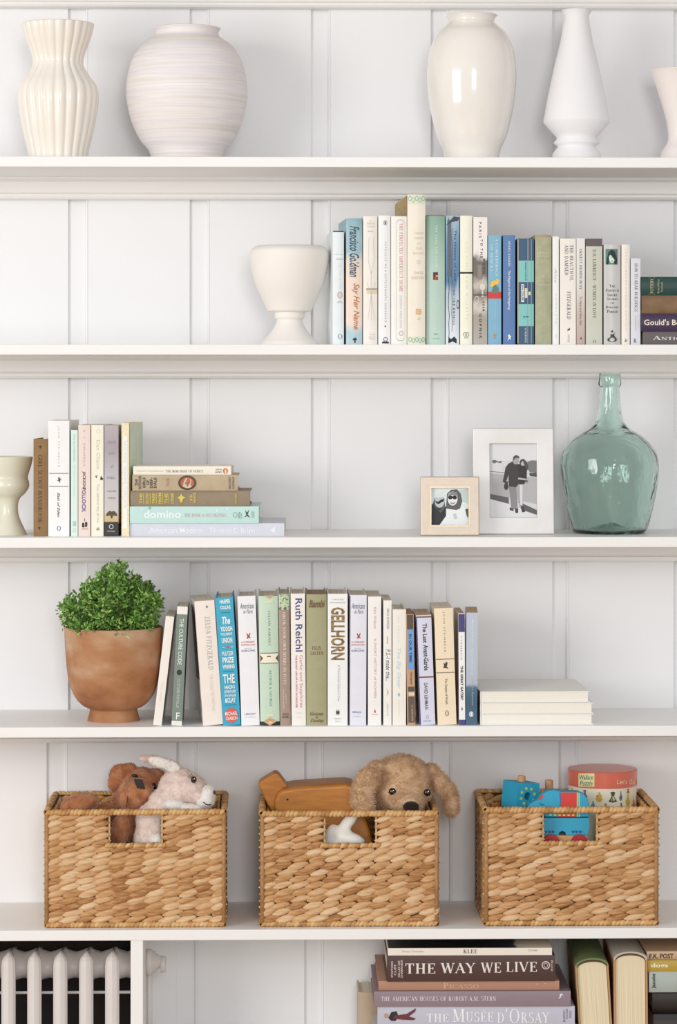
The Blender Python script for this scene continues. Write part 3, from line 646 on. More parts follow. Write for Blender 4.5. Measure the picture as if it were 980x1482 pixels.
# ---- third shelf
G3 = 'books standing at the left end of the third shelf'
def B3(label, xl, xr, top, **k): return book(label, xl, xr, top, SH3, y=k.pop('y', 0.04), group=G3, **k)
orn = [(.5, 1), (.65, .7), (1, .55), (.7, .4), (.6, 0), (.4, 0), (.3, .4), (0, .55), (.35, .7)]
B3('worn brown cloth hardback with dark capitals and spade ornaments', 48.3, 69, 635, col=mat('#8f6f48', .8, .12, 60), depth=.13, pages='#cbb79a', rot=-1.5, items=[
    (orn, .36, .62, 644, 649, 'h', '#33261b'), (('S', 'GIRL SCOUT HANDBOOK'), .34, .62, 658, 756, 'v', '#3a2c1f'), (orn, .3, .54, 761, 766, 'h', '#33261b')])
B3('thick white paperback with two thin black rules and an oval logo', 69.5, 100.5, 608.5, col='#f1f0ef', kind='soft', depth=.145, rot=-2.5, items=[
    ('J O H N   S T E I N B E C K', .44, .55, 616, 676, 'v', '#b5b5b5'), ('rect', .04, .96, 684.3, 685.3, 'h', '#6b6f78'), ('rect', .04, .96, 703.2, 704.2, 'h', '#6b6f78'), ([(0, .4), (.3, .5), (.2, .9), (.5, .7), (.6, 1), (.7, .6), (1, .7), (.7, .4), (.6, 0), (.4, .3)], .42, .64, 689, 699, 'h', '#4a4d55'),
    (('T', 'East of Eden', .01, .3), .44, .56, 713, 748, 'v', '#3a3c42'), ('ring2', .42, .6, 760.5, 768, 'h', '#6a6e85')])
B3('slim mint green paperback', 102.5, 112.7, 622, col='#d3e6dd', kind='soft', depth=.13, pages='#c9ae91', rot=-2, items=[(('T', 'EVA RUTHERFORD', .0), .35, .62, 629, 668, 'v', '#8fbfae'), (('T', 'The Way of the Dreamer', 0), .35, .6, 672, 718, 'v', '#a3d0c0'), ('rect', .3, .75, 754, 761, 'h', '#9dc9bb'), ('ring', .3, .75, 764, 770, 'h', '#9dc9bb')])
B3('blush pink paperback with playful multicoloured letters', 113.2, 131, 615, col='#e6d2c9', kind='soft', depth=.14, rot=-2.5, items=[
    ('A .   S .', .42, .58, 622, 636, 'v', '#a28f89'), ('A N N A N D A L E', .42, .58, 641, 674, 'v', '#a28f89'), (('T', 'JACKSON', .02), .3, .62, 682, 706, 'v', '#4a3a3c'), (('T', 'POLL', .02), .3, .62, 706, 722, 'v', '#5b4a6c'), (('T', 'OCK', .02), .3, .62, 722, 741, 'v', '#3f4a86'), ('rect', .48, .56, 750, 754, 'h', '#8d7f7a'),
    ('disc', .3, .5, 756, 760, 'h', '#231f1f'), ('disc', .55, .76, 755, 759, 'h', '#231f1f'), ('disc', .3, .52, 759, 763, 'h', '#231f1f'), ('disc', .56, .74, 758, 762.5, 'h', '#231f1f'), ('VIKING', .25, .8, 764, 766, 'h', '#8d7f7a')])
B3('cream paperback with two tiny dark birds', 132, 150, 615, col='#f1ecd9', kind='soft', depth=.14, rot=-2.5, items=[
    ('ring', .4, .75, 621, 627, 'h', '#d6d4c8'), (('T', 'Dan Chaon', 0, 0), .42, .72, 637, 679, 'v', '#c9c3ad'), ([(0, .8), (.4, .3), (.6, 0), (1, .6), (.7, .8), (.6, .4)], .28, .5, 686, 692, 'h', '#26241f'), ([(0, .2), (.3, 1), (.6, .6), (1, .4), (.7, 0)], .72, .98, 688, 695, 'h', '#26241f'), (('T', 'You remind me of me', 0, 0), .46, .66, 700, 756, 'v', '#b8b19a'), ([(0, 0), (.3, .9), (.5, .5), (.7, 1), (1, 0)], .4, .68, 762, 767, 'h', '#9d9886')])
seven = mat_ramp('seven_print', [(0, '#3a3735'), (.115, '#3a3735'), (.12, '#c9aa6c'), (.17, '#cbb48a'), (.22, '#c6c1bc'), (.5, '#bdb9bb'), (.8, '#a59ba3'), (1, '#b1a9ab')], 'Z', .05, (40, 40, 40), .5, 0, .185)
B3('misty grey photographic paperback with a black panel at the foot', 150.8, 171.5, 615.5, col=seven, kind='soft', depth=.145, rot=-2.5, items=[
    (('S', 'SEVEN'), .2, .85, 638, 642, 'h', '#8a8390'), (('S', 'AGES'), .26, .8, 654, 657.5, 'h', '#8a8390'), (('T', 'of', 0, .3), .45, .65, 672, 677, 'h', '#8a8390'), (('S', 'PARIS'), .2, .8, 689.5, 693, 'h', '#847d88'), ('ALISTAIR', .2, .85, 709.5, 711.5, 'h', '#5f5a60'), ('HORNE', .25, .8, 719.5, 721.5, 'h', '#5f5a60'),
    ([(0, .3), (.1, .7), (.3, 1), (.5, .9), (.7, 1), (.9, .7), (1, .3), (.6, .4), (.55, 0), (.45, 0), (.4, .4)], .1, .95, 739, 750, 'h', '#4f4436'), ('rect', .0, 1, 755, 775, 'h', '#322f30'), ('ring', .34, .66, 758.5, 765, 'h', '#dcdcdc'), ('VINTAGE', .2, .75, 767.5, 769.5, 'h', '#cfcfcf')])
c7 = B3('cream check-patterned book with blue lettering on a white strip', 175.6, 187, 612, col=mat('#ecdcb6', .6, .16, 260), depth=.15, kind='hard', rot=-6, bulge=.0003, items=[
    ('rect', .22, .78, 631, 764, 'h', '#f0efe9'), (('T', 'DIEGO RIVERA • MADELEINE COMES HOME', 0), .36, .6, 638, 735, 'v', '#a9c6da')])
w7 = PX(187, .04) - PX(175.6, .04); h7 = PZ(612, .04) - SH3
obj('side_panel', [(w7 / 2 + .0003, .004, .001), (w7 / 2 + .0003, .149, .001), (w7 / 2 + .0003, .149, h7 - .001), (w7 / 2 + .0003, .004, h7 - .001)], [(0, 1, 2, 3)], mat('#cfdcc4', .5, .08, 60), c7)
SB3 = 'books lying flat beside the standing books on the third shelf'
_, z = flat_book('large lavender-grey book with white lettering at the bottom of the flat pile', 183.5, 411.5, 757, 777.5, zb=SH3, y=.04, depth=.20, col='#cfd1db', kind='soft', group=SB3, rot=-1, items=[
    (('T', 'American Modern', .01), 216, 293, 763, 771.5, 'v', '#f1f2f6'), (('T', "Thomas O'Brien", .006), 303, 369, 763, 771.5, 'v', '#f1f2f6'), ([(0, .5), (1, 1), (1, 0)], 391, 398, 762, 772, 'v', '#f3f3f7'), ('rect', 399, 400, 762, 772, 'h', '#e3e5ee')])
_, z = flat_book('aqua book with bold white lettering and blossoms on its spine', 187.5, 374.5, 732.5, 757, zb=z, y=.037, depth=.18, col='#b9dad4', group=SB3, rot=-1.2, bulge=.0006, items=[
    (('T', 'domino', .03), 208, 262, 738, 750, 'v', '#f3faf7'), (('S', 'THE BOOK of DECORATING', .8), 267, 328, 743, 748, 'v', '#c9989a'), (orn, 202, 209, 734, 740, 'v', '#cfe0ea'), (orn, 213, 220, 733, 737, 'v', '#6fb9a4'), (orn, 311, 318, 735.5, 741, 'v', '#d5e3ec'), (orn, 325, 333, 733.5, 739, 'v', '#d5e3ec'),
    ('ring', 337, 343.5, 741, 749, 'v', '#7fb0a6'), ('SIMON', 345, 347.5, 741, 750, 'h', '#3c5450'), ('BOOKS', 348.5, 350, 742, 750, 'h', '#3c5450'), ([(0, 0), (.4, .3), (.2, .9), (.5, .6), (.9, 1), (.6, .4), (1, 0), (.5, .2)], 353, 362, 737, 749, 'v', '#2f413e'), ('SLIDE', 364, 368, 740, 749, 'h', '#6f9a92')])
_, z = flat_book('olive-brown cloth hardback with yellow lettering in the flat pile', 188.5, 361.5, 710, 732.5, zb=z, y=.04, depth=.15, col=mat('#94836c', .75, .08, 60), pages='#a9b4c2', group=SB3, rot=-1, items=[
    (('T', t, .02), a, a + 4.2, 713.5, 729, 'h', '#d9c640') for t, a in (('THE', 202), ('SECOND', 211), ('TREE', 220.5), ('FROM', 229.5), ('THE', 238.5), ('CORNER', 247.5))] + [('rect', a, a + .7, 713.5, 729, 'h', '#d9c640') for a in (207.5, 217, 226, 235, 244)] + [
    (orn, 256, 269, 714, 727, 'v', '#d9c640'), ('disc', 260.5, 264.5, 718, 723, 'v', '#94836c'), (('T', 'E.B.', .02), 275, 278.5, 715, 724, 'h', '#d9c640'), (('T', 'WHITE', .02), 280, 284, 713, 728, 'h', '#d9c640'), (('T', 'HARPER', .01), 340, 343, 714, 729, 'h', '#cdbb3c')])
_, z = flat_book('tan worn hardback with an oval red portrait badge in the flat pile', 191.5, 344, 687, 710, zb=z, y=.038, depth=.14, col=mat('#bba88b', .8, .1, 60), pages='#cdbda0', group=SB3, rot=-.6, items=[
    (('T', t, .02), a, a + 4, b, c, 'h', '#463f36') for t, a, b, c in (('THE', 195.5, 693, 703), ('OUTDOOR', 200.5, 688.5, 708), ('GIRLS', 206.5, 691, 706), ('OF', 212, 694.5, 702), ('DEEP-', 217, 691, 706), ('DALE', 222.5, 691, 706))] + [
    (('T', 'THE', .02), 241, 245, 692, 704, 'h', '#c4795a'), ('ring', 258, 284, 688, 709, 'v', '#4d4638'), ('disc', 260, 283, 689.3, 707.7, 'v', '#c4613f'), ([(.1, .2), (.2, .6), (.4, .9), (.7, 1), (.9, .7), (.8, .3), (1, .1), (.5, 0)], 263, 279, 690, 707, 'v', '#cfbfa1'), ([(.2, .4), (.5, .9), (.8, .6), (.6, .1)], 266, 275, 693, 704, 'v', '#8a7a60'),
    (('T', 'GROSSET', .01), 331, 334, 689, 708, 'h', '#463f36'), (('T', '& DUNLAP', .01), 336, 339, 690, 707, 'h', '#463f36')])
_, z = flat_book('cream paperback with a small orange oval logo on top of the flat pile', 192.5, 334.5, 674.5, 687, zb=z, y=.04, depth=.12, col='#f1ead9', kind='soft', group=SB3, rot=-1.4, items=[
    (('T', 'WILLIAM SHAKESPEARE'), 197, 237, 680.6, 682.6, 'v', '#b3aa98'), (('S', 'THE MERCHANT OF VENICE'), 240, 294, 680, 683.6, 'v', '#5a5346'), (('T', 'WITH AN', .01), 312, 321, 678.5, 680.5, 'v', '#3d382f'), (('T', 'INTRO', .01), 312, 321, 682, 684.5, 'v', '#3d382f'), ('disc', 322.5, 330, 677.5, 685.5, 'v', '#d9713b'), ([(.3, 0), (.2, .6), (.5, 1), (.8, .6), (.7, 0)], 324.5, 328.5, 679, 684.5, 'v', '#f3ead8')])

# ---- picture frames
def frame(name, label, x0, x1, y0, y1, yf, tilt, bx, mfr, mats, th, polys, rotz=0, lipcol=None):
    X0, X1 = PX(x0, yf), PX(x1, yf); wd = X1 - X0; h = PZ(y0, yf) - SH3
    root = empty(name, ((X0 + X1) / 2, yf, SH3 + 0.0004), (R(-tilt), 0, R(rotz))); tag(root, label, 'photo frame')
    k = PS(yf)
    ix0, ix1, iz1, iz0 = bx   # inner opening, px
    a0 = (ix0 - (x0 + x1) / 2) * k; a1 = (ix1 - (x0 + x1) / 2) * k; c0 = h - (iz0 - y0) * k; c1 = h - (iz1 - y0) * k
    o = [(-wd / 2, 0), (wd / 2, 0), (wd / 2, h), (-wd / 2, h)]; i = [(a0, c0), (a1, c0), (a1, c1), (a0, c1)]
    V = [(x, 0, z) for x, z in o] + [(x, 0.0, z) for x, z in i] + [(x, th, z) for x, z in o] + [(x, th, z) for x, z in i]
    Fc = []
    for q in range(4):
        r = (q + 1) % 4
        Fc += [(q, r, 4 + r, 4 + q), (8 + r, 8 + q, 12 + q, 12 + r), (q, 8 + q, 8 + r, r), (4 + q, 4 + r, 12 + r, 12 + q)]
    fo = obj('frame_border', V, Fc, mfr, root); bevel(fo, 0.0014, 2)
    if lipcol:
        e = 0.0022; V = []
        for (x, z) in i: V.append((x, -0.0008, z))
        i2 = [(a0 - e, c0 - e), (a1 + e, c0 - e), (a1 + e, c1 + e), (a0 - e, c1 + e)]; V += [(x, -0.0008, z) for x, z in i2] + [(x, .004, z) for x, z in i] + [(x, .001, z) for x, z in i2]
        Fc = []
        for q in range(4):
            r = (q + 1) % 4; Fc += [(4 + q, 4 + r, r, q), (q, r, 8 + r, 8 + q), (12 + q, 12 + r, 4 + r, 4 + q)]
        obj('inner_lip', V, Fc, lipcol, root)
    obj('photo_print', [(a0, .006, c0), (a1, .006, c0), (a1, .006, c1), (a0, .006, c1)], [(0, 1, 2, 3)], mats, root)
    W, H = ix1 - ix0, iz0 - iz1
    for n, (pp, c) in enumerate(polys):
        V = [(a0 + (min(max(px, ix0), ix1) - ix0) * k, .0058 - n * .00004, c1 - (min(max(py, iz1), iz0) - iz1) * k) for px, py in pp]
        obj('print_figure', V, [tuple(range(len(V)))[::-1]], ink(c), root)
    box('back_panel', -wd / 2 + .004, wd / 2 - .004, th - .003, th, .002, h - .004, mat('#4b4540', .8), root)
    sv, sf = prism([(-.014, h * .62), (.014, h * .62), (.018, .0), (-.018, 0)], 0, .002)
    a = math.atan2(.055 if h > .12 else .035, h * .62) + R(tilt) * 0
    sv = [(x, th + .001 + y + (h * .62 - z) * math.tan(a), z + (h * .62 - z) * math.tan(a) * math.tan(R(tilt)) + 0.0004) for x, y, z in sv]
    obj('easel_leg', sv, sf, mat('#4b4540', .8), root)
    return root
def cp(pts, ox=600, oy=610, s=4.667): return [(ox + x / s, oy + y / s) for x, y in pts]
def el(cx, cy, rx, ry, n=16): return [(cx + rx * math.cos(2 * math.pi * i / n), cy + ry * math.sin(2 * math.pi * i / n)) for i in range(n)]
sil = mat_ramp('silver_wash', [(0, '#b9b3ad'), (.4, '#d2cfcd'), (.6, '#d8d6d5'), (1, '#b5b0ab')], 'Z', 1.2, (9, 9, 9), .45, -1, 1.2)
sil.node_tree.nodes['Principled BSDF'].inputs['Metallic'].default_value = 0.25
D = '#3c373a'
frame('photo_frame', 'large silver photo frame with a couple walking by water', 685.5, 802.5, 620, 773, .085, 5, (710, 778, 642.5, 749), sil, mat('#c9c7c8', .35, .05, 120), .013, [
    (cp([(505, 150), (835, 150), (835, 262), (505, 268)]), '#dddce0'), (cp([(520, 262), (560, 258), (600, 270), (600, 345), (515, 345)]), '#d5d4d6'), (cp([(525, 268), (545, 258), (570, 270), (595, 265), (590, 282), (560, 276), (540, 285)]), '#6a686c'), (cp([(770, 272), (800, 262), (835, 265), (835, 345), (785, 345), (765, 310)]), '#77757a'), (cp([(780, 350), (830, 345), (830, 375), (785, 370)]), '#4e4b50'), (cp([(505, 335), (620, 345), (620, 349), (505, 340)]), '#77757a'),
    (cp([(505, 350), (835, 380), (835, 560), (505, 490)]), '#b2b0b3'), (cp([(505, 490), (640, 515), (640, 560), (505, 525)]), '#615e62'), (cp([(505, 525), (640, 558), (830, 640), (830, 655), (505, 655)]), '#dedde0'), (cp([(700, 540), (830, 600), (830, 632), (750, 605)]), '#5b585c'),
    # walking pair
    (cp([(640, 440), (690, 440), (695, 500), (700, 590), (675, 595), (655, 580), (650, 500)]), '#8a878b'), (cp([(690, 430), (735, 430), (735, 560), (715, 585), (700, 500)]), '#a9a6aa'), (cp([(715, 430), (735, 430), (732, 580), (718, 580)]), '#d8d6d8'), (cp([(648, 580), (672, 590), (672, 608), (645, 600)]), '#4a474b'), (cp([(682, 590), (704, 590), (702, 622), (684, 618)]), D), (cp([(718, 565), (740, 580), (752, 612), (730, 616)]), D),
    (cp([(640, 285), (672, 268), (700, 285), (712, 330), (712, 420), (690, 445), (642, 440), (640, 360), (618, 418), (600, 408), (612, 350), (620, 310)]), D), (cp([(700, 290), (740, 285), (765, 320), (762, 390), (745, 425), (712, 425), (708, 340)]), '#2f2b2e'), (cp([(705, 380), (760, 388), (758, 398), (705, 392)]), '#b9b6b8'), (cp([(755, 395), (772, 400), (768, 415), (752, 410)]), '#6b676b'), (cp(el(623, 440, 15, 24)), '#3a363a'), (cp([(612, 410), (640, 405), (630, 425)]), '#3a363a'),
    (cp(el(689, 265, 20, 26)), '#a8a2a3'), (cp([(670, 268), (672, 240), (688, 227), (708, 232), (716, 252), (700, 245), (684, 250)]), '#4d494b'), (cp(el(738, 278, 18, 22)), '#b9b4b5'), (cp([(715, 275), (722, 258), (742, 252), (765, 275), (775, 315), (768, 330), (750, 300), (738, 266), (725, 280), (720, 300)]), '#4d484b')])
chm = mat('#b5a797', .38, .05, 80, metal=.35, bump=.1, bscale=400)
frame('photo_frame', 'small square champagne photo frame with two people in sunglasses', 608.8, 694, 690, 776, .045, 4, (624.5, 678.5, 706.5, 761), chm, mat('#d3e0e0', .35, .04, 120), .012, [
    (cp([(300, 470), (370, 455), (370, 560), (320, 540)]), '#c3d3d3'), (cp([(115, 700), (118, 560), (150, 555), (190, 590), (215, 575), (215, 640), (170, 702)]), '#29292c'), (cp([(170, 702), (215, 640), (220, 590), (300, 565), (345, 580), (362, 640), (362, 702)]), '#e6ecec'), (cp([(345, 595), (365, 590), (365, 655), (355, 640)]), '#4b5052'),
    (cp([(125, 560), (140, 515), (175, 500), (205, 520), (210, 580), (180, 620), (150, 590)]), '#55565a'), (cp(el(172, 540, 34, 44)), '#b9c2c2'), (cp([(138, 520), (150, 492), (190, 482), (212, 505), (190, 512)]), '#d9dfdf'), (cp([(140, 535), (160, 545), (180, 530), (202, 522), (200, 540), (180, 550), (165, 560), (150, 555)]), '#1f2022'), (cp([(152, 580), (175, 590), (185, 578), (178, 600), (160, 602)]), '#303236'),
    (cp([(218, 540), (222, 490), (250, 463), (290, 460), (315, 490), (325, 540), (310, 590), (285, 600), (215, 590)]), '#5a5a5c'), (cp(el(260, 522, 34, 48)), '#e3e6e4'), (cp([(228, 505), (250, 475), (290, 480), (295, 505), (262, 500)]), '#88898a'), (cp(el(244, 515, 16, 13)), '#18181a'), (cp(el(274, 515, 16, 13)), '#18181a'), (cp([(244, 508), (274, 506), (274, 512), (244, 513)]), '#18181a'), (cp([(240, 545), (262, 552), (282, 543), (270, 560), (250, 560)]), '#8f9393'), (cp([(262, 628), (282, 622), (290, 660), (270, 660)]), '#c3cbcb')], lipcol=mat('#8d7d68', .3, .03, 60, metal=.7))

# ---- fourth shelf
G4 = 'books standing along the fourth shelf'
def B4(label, xl, xr, top, **k): return book(label, xl, xr, top, SH4, y=k.pop('y', 0.018), group=G4, **k)
B4('thin white book leaning beside the terracotta pot', 221.5, 234, 891, col='#ebe3da', kind='soft', depth=.15, dx=18.5, items=[('THE BEE KEEPERS', .4, .6, 985, 1015, 'v', '#d5cdc4')])
B4('slim grey-green book leaning with white head and foot bands', 248, 263.5, 877, col='#75857b', kind='soft', depth=.1, dx=8.5, rot=0, pages='#d9cdbb', items=[
    ('rect', 0, 1, 877, 889, 'h', '#ebe6de'), ('rect', 0, 1, 1043, 1052, 'h', '#e6e1d8'), (('T', 'THE CULTURE CODE', .008), .3, .68, 895, 962, 'v', '#dfe3dd'), ('disc', .25, .75, 969, 977, 'h', '#23282a'), ('CLOTAIRE RAPAILLE', .36, .62, 982, 1024, 'v', '#c3cbc2'), (('T', 'F', .0), .4, .75, 1031, 1041, 'h', '#f1f1ee')])
zb = B4('bulky pale blush paperback leaning back with a dark picture on its side cover', 294, 323, 868, col='#ece1d7', kind='soft', depth=.14, dx=-13, rot=4.5, items=[
    (('S', 'ZELDA FITZGERALD'), .46, .72, 893, 970, 'v', '#a9aaa2'), ('THE COLLECTED WRITINGS', .5, .66, 976, 1030, 'v', '#d0c8be'), ('disc', .56, .66, 877, 881, 'h', '#7d8f83')])
wz = PX(323, .018) - PX(294, .018)
obj('cover_picture', [(-wz / 2 - .0004, .012, .075), (-wz / 2 - .0004, .12, .07), (-wz / 2 - .0004, .12, .195), (-wz / 2 - .0004, .02, .185)], [(3, 2, 1, 0)], mat('#17181a', .4, .3, 60), zb)
obj('barcode_label', [(-wz / 2 - .0005, .014, .02), (-wz / 2 - .0005, .04, .02), (-wz / 2 - .0005, .04, .042), (-wz / 2 - .0005, .014, .042)], [(3, 2, 1, 0)], mat('#cfc9c6', .5), zb)
Wt = '#f3f6f4'
B4('turquoise hardback crowded with white block capitals and a red disc', 322.8, 348.6, 863.5, col='#21a5c6', depth=.15, dx=-11.5, bulge=.0008, items=[
    (('T', 'HARPER', .03), .24, .84, 868, 874, 'h', Wt), (('T', 'COLLINS', .03), .24, .84, 877, 882, 'h', Wt), ('rect', .25, .8, 886.5, 887.5, 'h', '#177a95'), (('T', 'The', .03, .25), .3, .76, 893, 904, 'h', Wt), (('T', 'YIDDISH', .03), .18, .86, 907, 914, 'h', Wt), (('T', "POLICEMEN'S", .02), .2, .84, 916, 920, 'h', Wt), (('T', 'UNION', .03), .22, .82, 923, 931, 'h', Wt),
    ('disc', .46, .62, 935, 939, 'h', '#d9493a'), ('rect', .24, .36, 936.5, 937.3, 'h', Wt), ('rect', .72, .84, 936.5, 937.3, 'h', Wt), (('T', 'PULITZER', .02), .2, .84, 943, 949, 'h', Wt), (('T', 'PRIZE', .03), .2, .84, 951.5, 959.5, 'h', Wt), (('T', 'WINNING', .03), .18, .86, 962, 968, 'h', Wt), ('rect', .2, .8, 971.5, 972.3, 'h', '#177a95'), (('T', 'THE', .02), .16, .82, 976, 989, 'h', Wt), (('T', 'AMAZING', .02), .2, .8, 992, 997, 'h', Wt), (('T', 'ADVENTURES', .02), .18, .84, 999, 1003, 'h', Wt), (('T', 'OF KAVALIER', .02), .18, .84, 1005, 1008.5, 'h', Wt), (('T', '&CLAY', .03), .2, .8, 1010, 1017, 'h', Wt), ('rect', .16, .84, 1020, 1020.8, 'h', '#177a95'),
    ('disc', .12, .88, 1025, 1046, 'h', '#e0533f'), (('T', 'MICHAEL', .01), .16, .86, 1030, 1035.5, 'h', Wt), (('T', 'CHABON', .01), .18, .84, 1037, 1042, 'h', Wt)])
plane = [(0, .1), (.35, .4), (.1, .9), (.25, .95), (.55, .6), (.85, 1), (1, .9), (.75, .45), (1, .2), (.85, .1), (.6, .3), (.4, 0), (.3, .05), (.35, .25)]
def paris_items(xa): return [(('T', 'Americans', 0, .35), .12, .9, 873, 881, 'h', '#5b6272'), (('T', 'in Paris', 0, .35), .3, .82, 882, 888, 'h', '#5b6272'), (plane, .4, .66, 916, 925, 'h', '#b33a34'), (('T', 'A LITERARY', .01), .12, .88, 928, 930.5, 'h', '#c46a64'), (('T', 'ANTHOLOGY', .01), .12, .9, 932, 934.5, 'h', '#c46a64'), (('T', 'EDITED BY', 0), .3, .7, 938, 939.3, 'h', '#a6a9b4'), (('T', 'ADAM GOPNIK', .01), .12, .88, 940.5, 943, 'h', '#6d7082')]
B4('white hardback with a small red aeroplane beside the turquoise book', 349.3, 376, 862, col='#ecebef', depth=.15, dx=-6, bulge=.0008, items=paris_items(0) + [(('T', 'LIBRARY', .01), .2, .8, 1032, 1034.5, 'h', '#7e86a0'), ('OF AMERICA', .22, .78, 1037, 1038.5, 'h', '#b3b6c4')])
arrow = [(0, .5), (.5, 1), (1, .5), (.5, 0)]
B4('pale green hardback with a cream ribbon label at mid spine', 376.8, 405, 861, col='#bfd5bf', depth=.15, dx=-3, items=[
    ('rect', 0, 1, 1044, 1052, 'h', '#1f2320'), ('rect', 0, 1, 860, 862.2, 'h', '#23261f'), (('S', 'JULIAN BARNES'), .48, .6, 883, 934, 'v', '#6d8574'), (('S', 'ARTHUR & GEORGE'), .5, .62, 969, 1022, 'v', '#6d8574'), ('rect', .04, .98, 944.5, 945.5, 'h', '#3f3a2b'), ('rect', .04, .98, 945.5, 959, 'h', '#efe7cf'), ('rect', .04, .98, 959, 960, 'h', '#6a5a34'), ([(0, 0), (1, .5), (0, 1), (.2, .5)], .02, .2, 947, 958, 'h', '#54452a'), ([(1, 0), (0, .5), (1, 1), (.8, .5)], .84, 1, 947, 958, 'h', '#54452a'), ('rect', .4, .6, 949, 950.5, 'h', '#2f2a20'),
    ([(0, 1), (1, 1), (.5, 0)], .3, .82, 861, 866, 'h', '#c79a7d'), ('rect', .35, .75, 869, 872, 'h', '#d9dcae'), ('rect', .3, .72, 1033, 1036, 'h', '#d9dcae'), (arrow, .16, .84, 1038, 1055, 'h', '#caa173'), (arrow, .34, .66, 1043, 1051, 'h', '#e3c7a0')])
B4('narrow taupe hardback with a small leafy picture at the head', 405.6, 421, 859, col='#a18a7b', depth=.155, dx=-2.5, items=[
    ('rect', .02, .98, 860, 882.5, 'h', mat_ramp('herbs', [(0, '#2d3f2c'), (.45, '#5f7d4a'), (.6, '#c9d6b4'), (1, '#7a9a63')], 'Z', 1.6, (220, 220, 220), .4, -1, 1.2)), (('S', 'GROW YOUR OWN HERBS IN POTS'), .36, .64, 886, 990, 'v', '#e3dad2'), ('JOHNNY AND', .5, .64, 1004, 1018, 'v', '#d9cfc6'), ('WILDFLOWERS', .28, .42, 997, 1026, 'v', '#d9cfc6'), (('T', 'CICO', .02), .2, .8, 1032, 1035, 'h', '#5a4a42'), (('T', 'BOOKS', .02), .2, .8, 1036, 1039, 'h', '#5a4a42')])
B4('white hardback with large navy vertical lettering and red subtitle', 422, 443, 859, col='#ece6e1', depth=.155, dx=-1.5, bulge=.0008, items=[
    (('T', 'Ruth Reichl', .012), .32, .8, 866, 943, 'v', '#3f4a80'), (('T', 'Garlic and Sapphires', 0), .52, .82, 948, 1024, 'v', '#c98a8a'), (('T', 'THE SECRET LIFE OF A CRITIC IN DISGUISE', .02), .3, .42, 948, 1024, 'v', '#b5525a'), ('PENGUIN', .35, .75, 1031, 1032.5, 'h', '#cfc9c6'), ('PRESS', .35, .75, 1037, 1038.5, 'h', '#d5cfcc')])
olive = mat('#a3a07a', .7, .04, 120, bump=.1, bscale=900)
Br = '#774b33'
B4('olive green cloth hardback with brown script title', 443.3, 473, 860, col=olive, depth=.155, pages='#b59a86', items=[
    (('T', 'Bambi', .012, .3), .12, .92, 868, 879, 'h', Br), (('S', 'FELIX'), .28, .72, 935, 940.5, 'h', Br), (('S', 'SALTEN'), .18, .84, 942.5, 947.5, 'h', Br), (('T', 'Grosset', .008, .3), .18, .84, 1030, 1035, 'h', Br), ('&', .45, .58, 1036.5, 1039, 'h', Br), (('T', 'Dunlap', .008, .3), .2, .84, 1040, 1046, 'h', Br)])
gellm = mat_ramp('gell', [(0, '#4a3a22'), (.45, '#7d6134'), (.6, '#a3854a'), (1, '#3d3a2c')], 'X', 1.6, (160, 160, 500), .5, -1, 1.1)
B4('white hardback with heavy patterned brown capitals', 474, 503.3, 859.5, col='#eeeeed', depth=.155, bulge=.0008, items=[
    ('CAROLINE', .2, .8, 866.5, 868.5, 'h', '#9a9a98'), ('MOOREHEAD', .12, .9, 871, 873, 'h', '#8a8a88'), (('T', 'GELLHORN', .035), .16, .86, 879, 955, 'v', gellm), (('T', 'A Twentieth-Century Life', .0), .48, .58, 962, 1015, 'v', '#8a8a86'), ('rect', .6, .62, 962, 1012, 'h', '#d0d0ce'), ('ring2', .42, .6, 1027, 1035, 'h', '#3a3a38'), ('rect', .45, .57, 1029, 1033, 'h', '#3a3a38'), ('HENRY', .32, .7, 1039, 1041, 'h', '#a3a3a0'), ('HOLT', .38, .66, 1043, 1045, 'h', '#a3a3a0')])
B4('lavender-white hardback with a dark edge and small red aeroplane', 504.7, 530, 861, col='#dedfe9', depth=.155, dx=1, bulge=.0008, items=paris_items(0) + [('rect', 0, .05, 862, 1050, 'h', '#4a2a35'), (('T', 'Library', .015, .2), .2, .72, 1029, 1032.5, 'h', '#4a5f9a'), ('OF AMERICA', .22, .7, 1036, 1037.5, 'h', '#9a9fb8')])
B4('white paperback with slender rose capitals', 532.4, 552, 863.5, col='#f0eeeb', kind='soft', depth=.15, items=[
    (('T', 'Kate Walbert', 0), .44, .64, 879, 910, 'v', '#c98f93'), (('T', 'A SHORT HISTORY of WOMEN', 0), .46, .64, 924, 1010, 'v', '#c98f93'), ([(0, .2), (.5, 1), (1, .2), (.5, 0)], .46, .6, 1026, 1032, 'h', '#b3323a'), ('rect', .3, .75, 1034, 1034.8, 'h', '#cf8f90')])
B4('thin white paperback with handwritten black title', 554.8, 567, 869, col='#f0eee9', kind='soft', depth=.14, items=[
    (('T', 'ERICA DOMESEK', 0), .42, .7, 881, 911, 'v', '#6a6864'), ('rect', .4, .56, 921, 932, 'h', '#d3bd6a'), (('T', "P.S.-I made this...", .0, .2), .3, .86, 940, 986, 'v', '#33312e'), ([(0, 1), (1, .5), (0, 0), (.3, .5)], .38, .66, 996, 1008, 'h', '#cbb98a'), ('ABRAMS', .4, .6, 1018, 1036, 'v', '#b9b6ae')])
B4('ivory hardback with pale blue script', 568, 587.8, 882, col='#ebe6dc', depth=.145, bulge=.0006, items=[
    ('M E G   W O L I T Z E R', .38, .5, 893, 931, 'v', '#bcd3d8'), (('T', 'The Big Sister', .02, .25), .28, .62, 938, 997, 'v', '#bfdbe3'), ('disc', .4, .55, 1003, 1008, 'h', '#6db7d3'), ('rect', .46, .49, 1012, 1036, 'h', '#d9d4c6')])
iot = '#b98e6b'
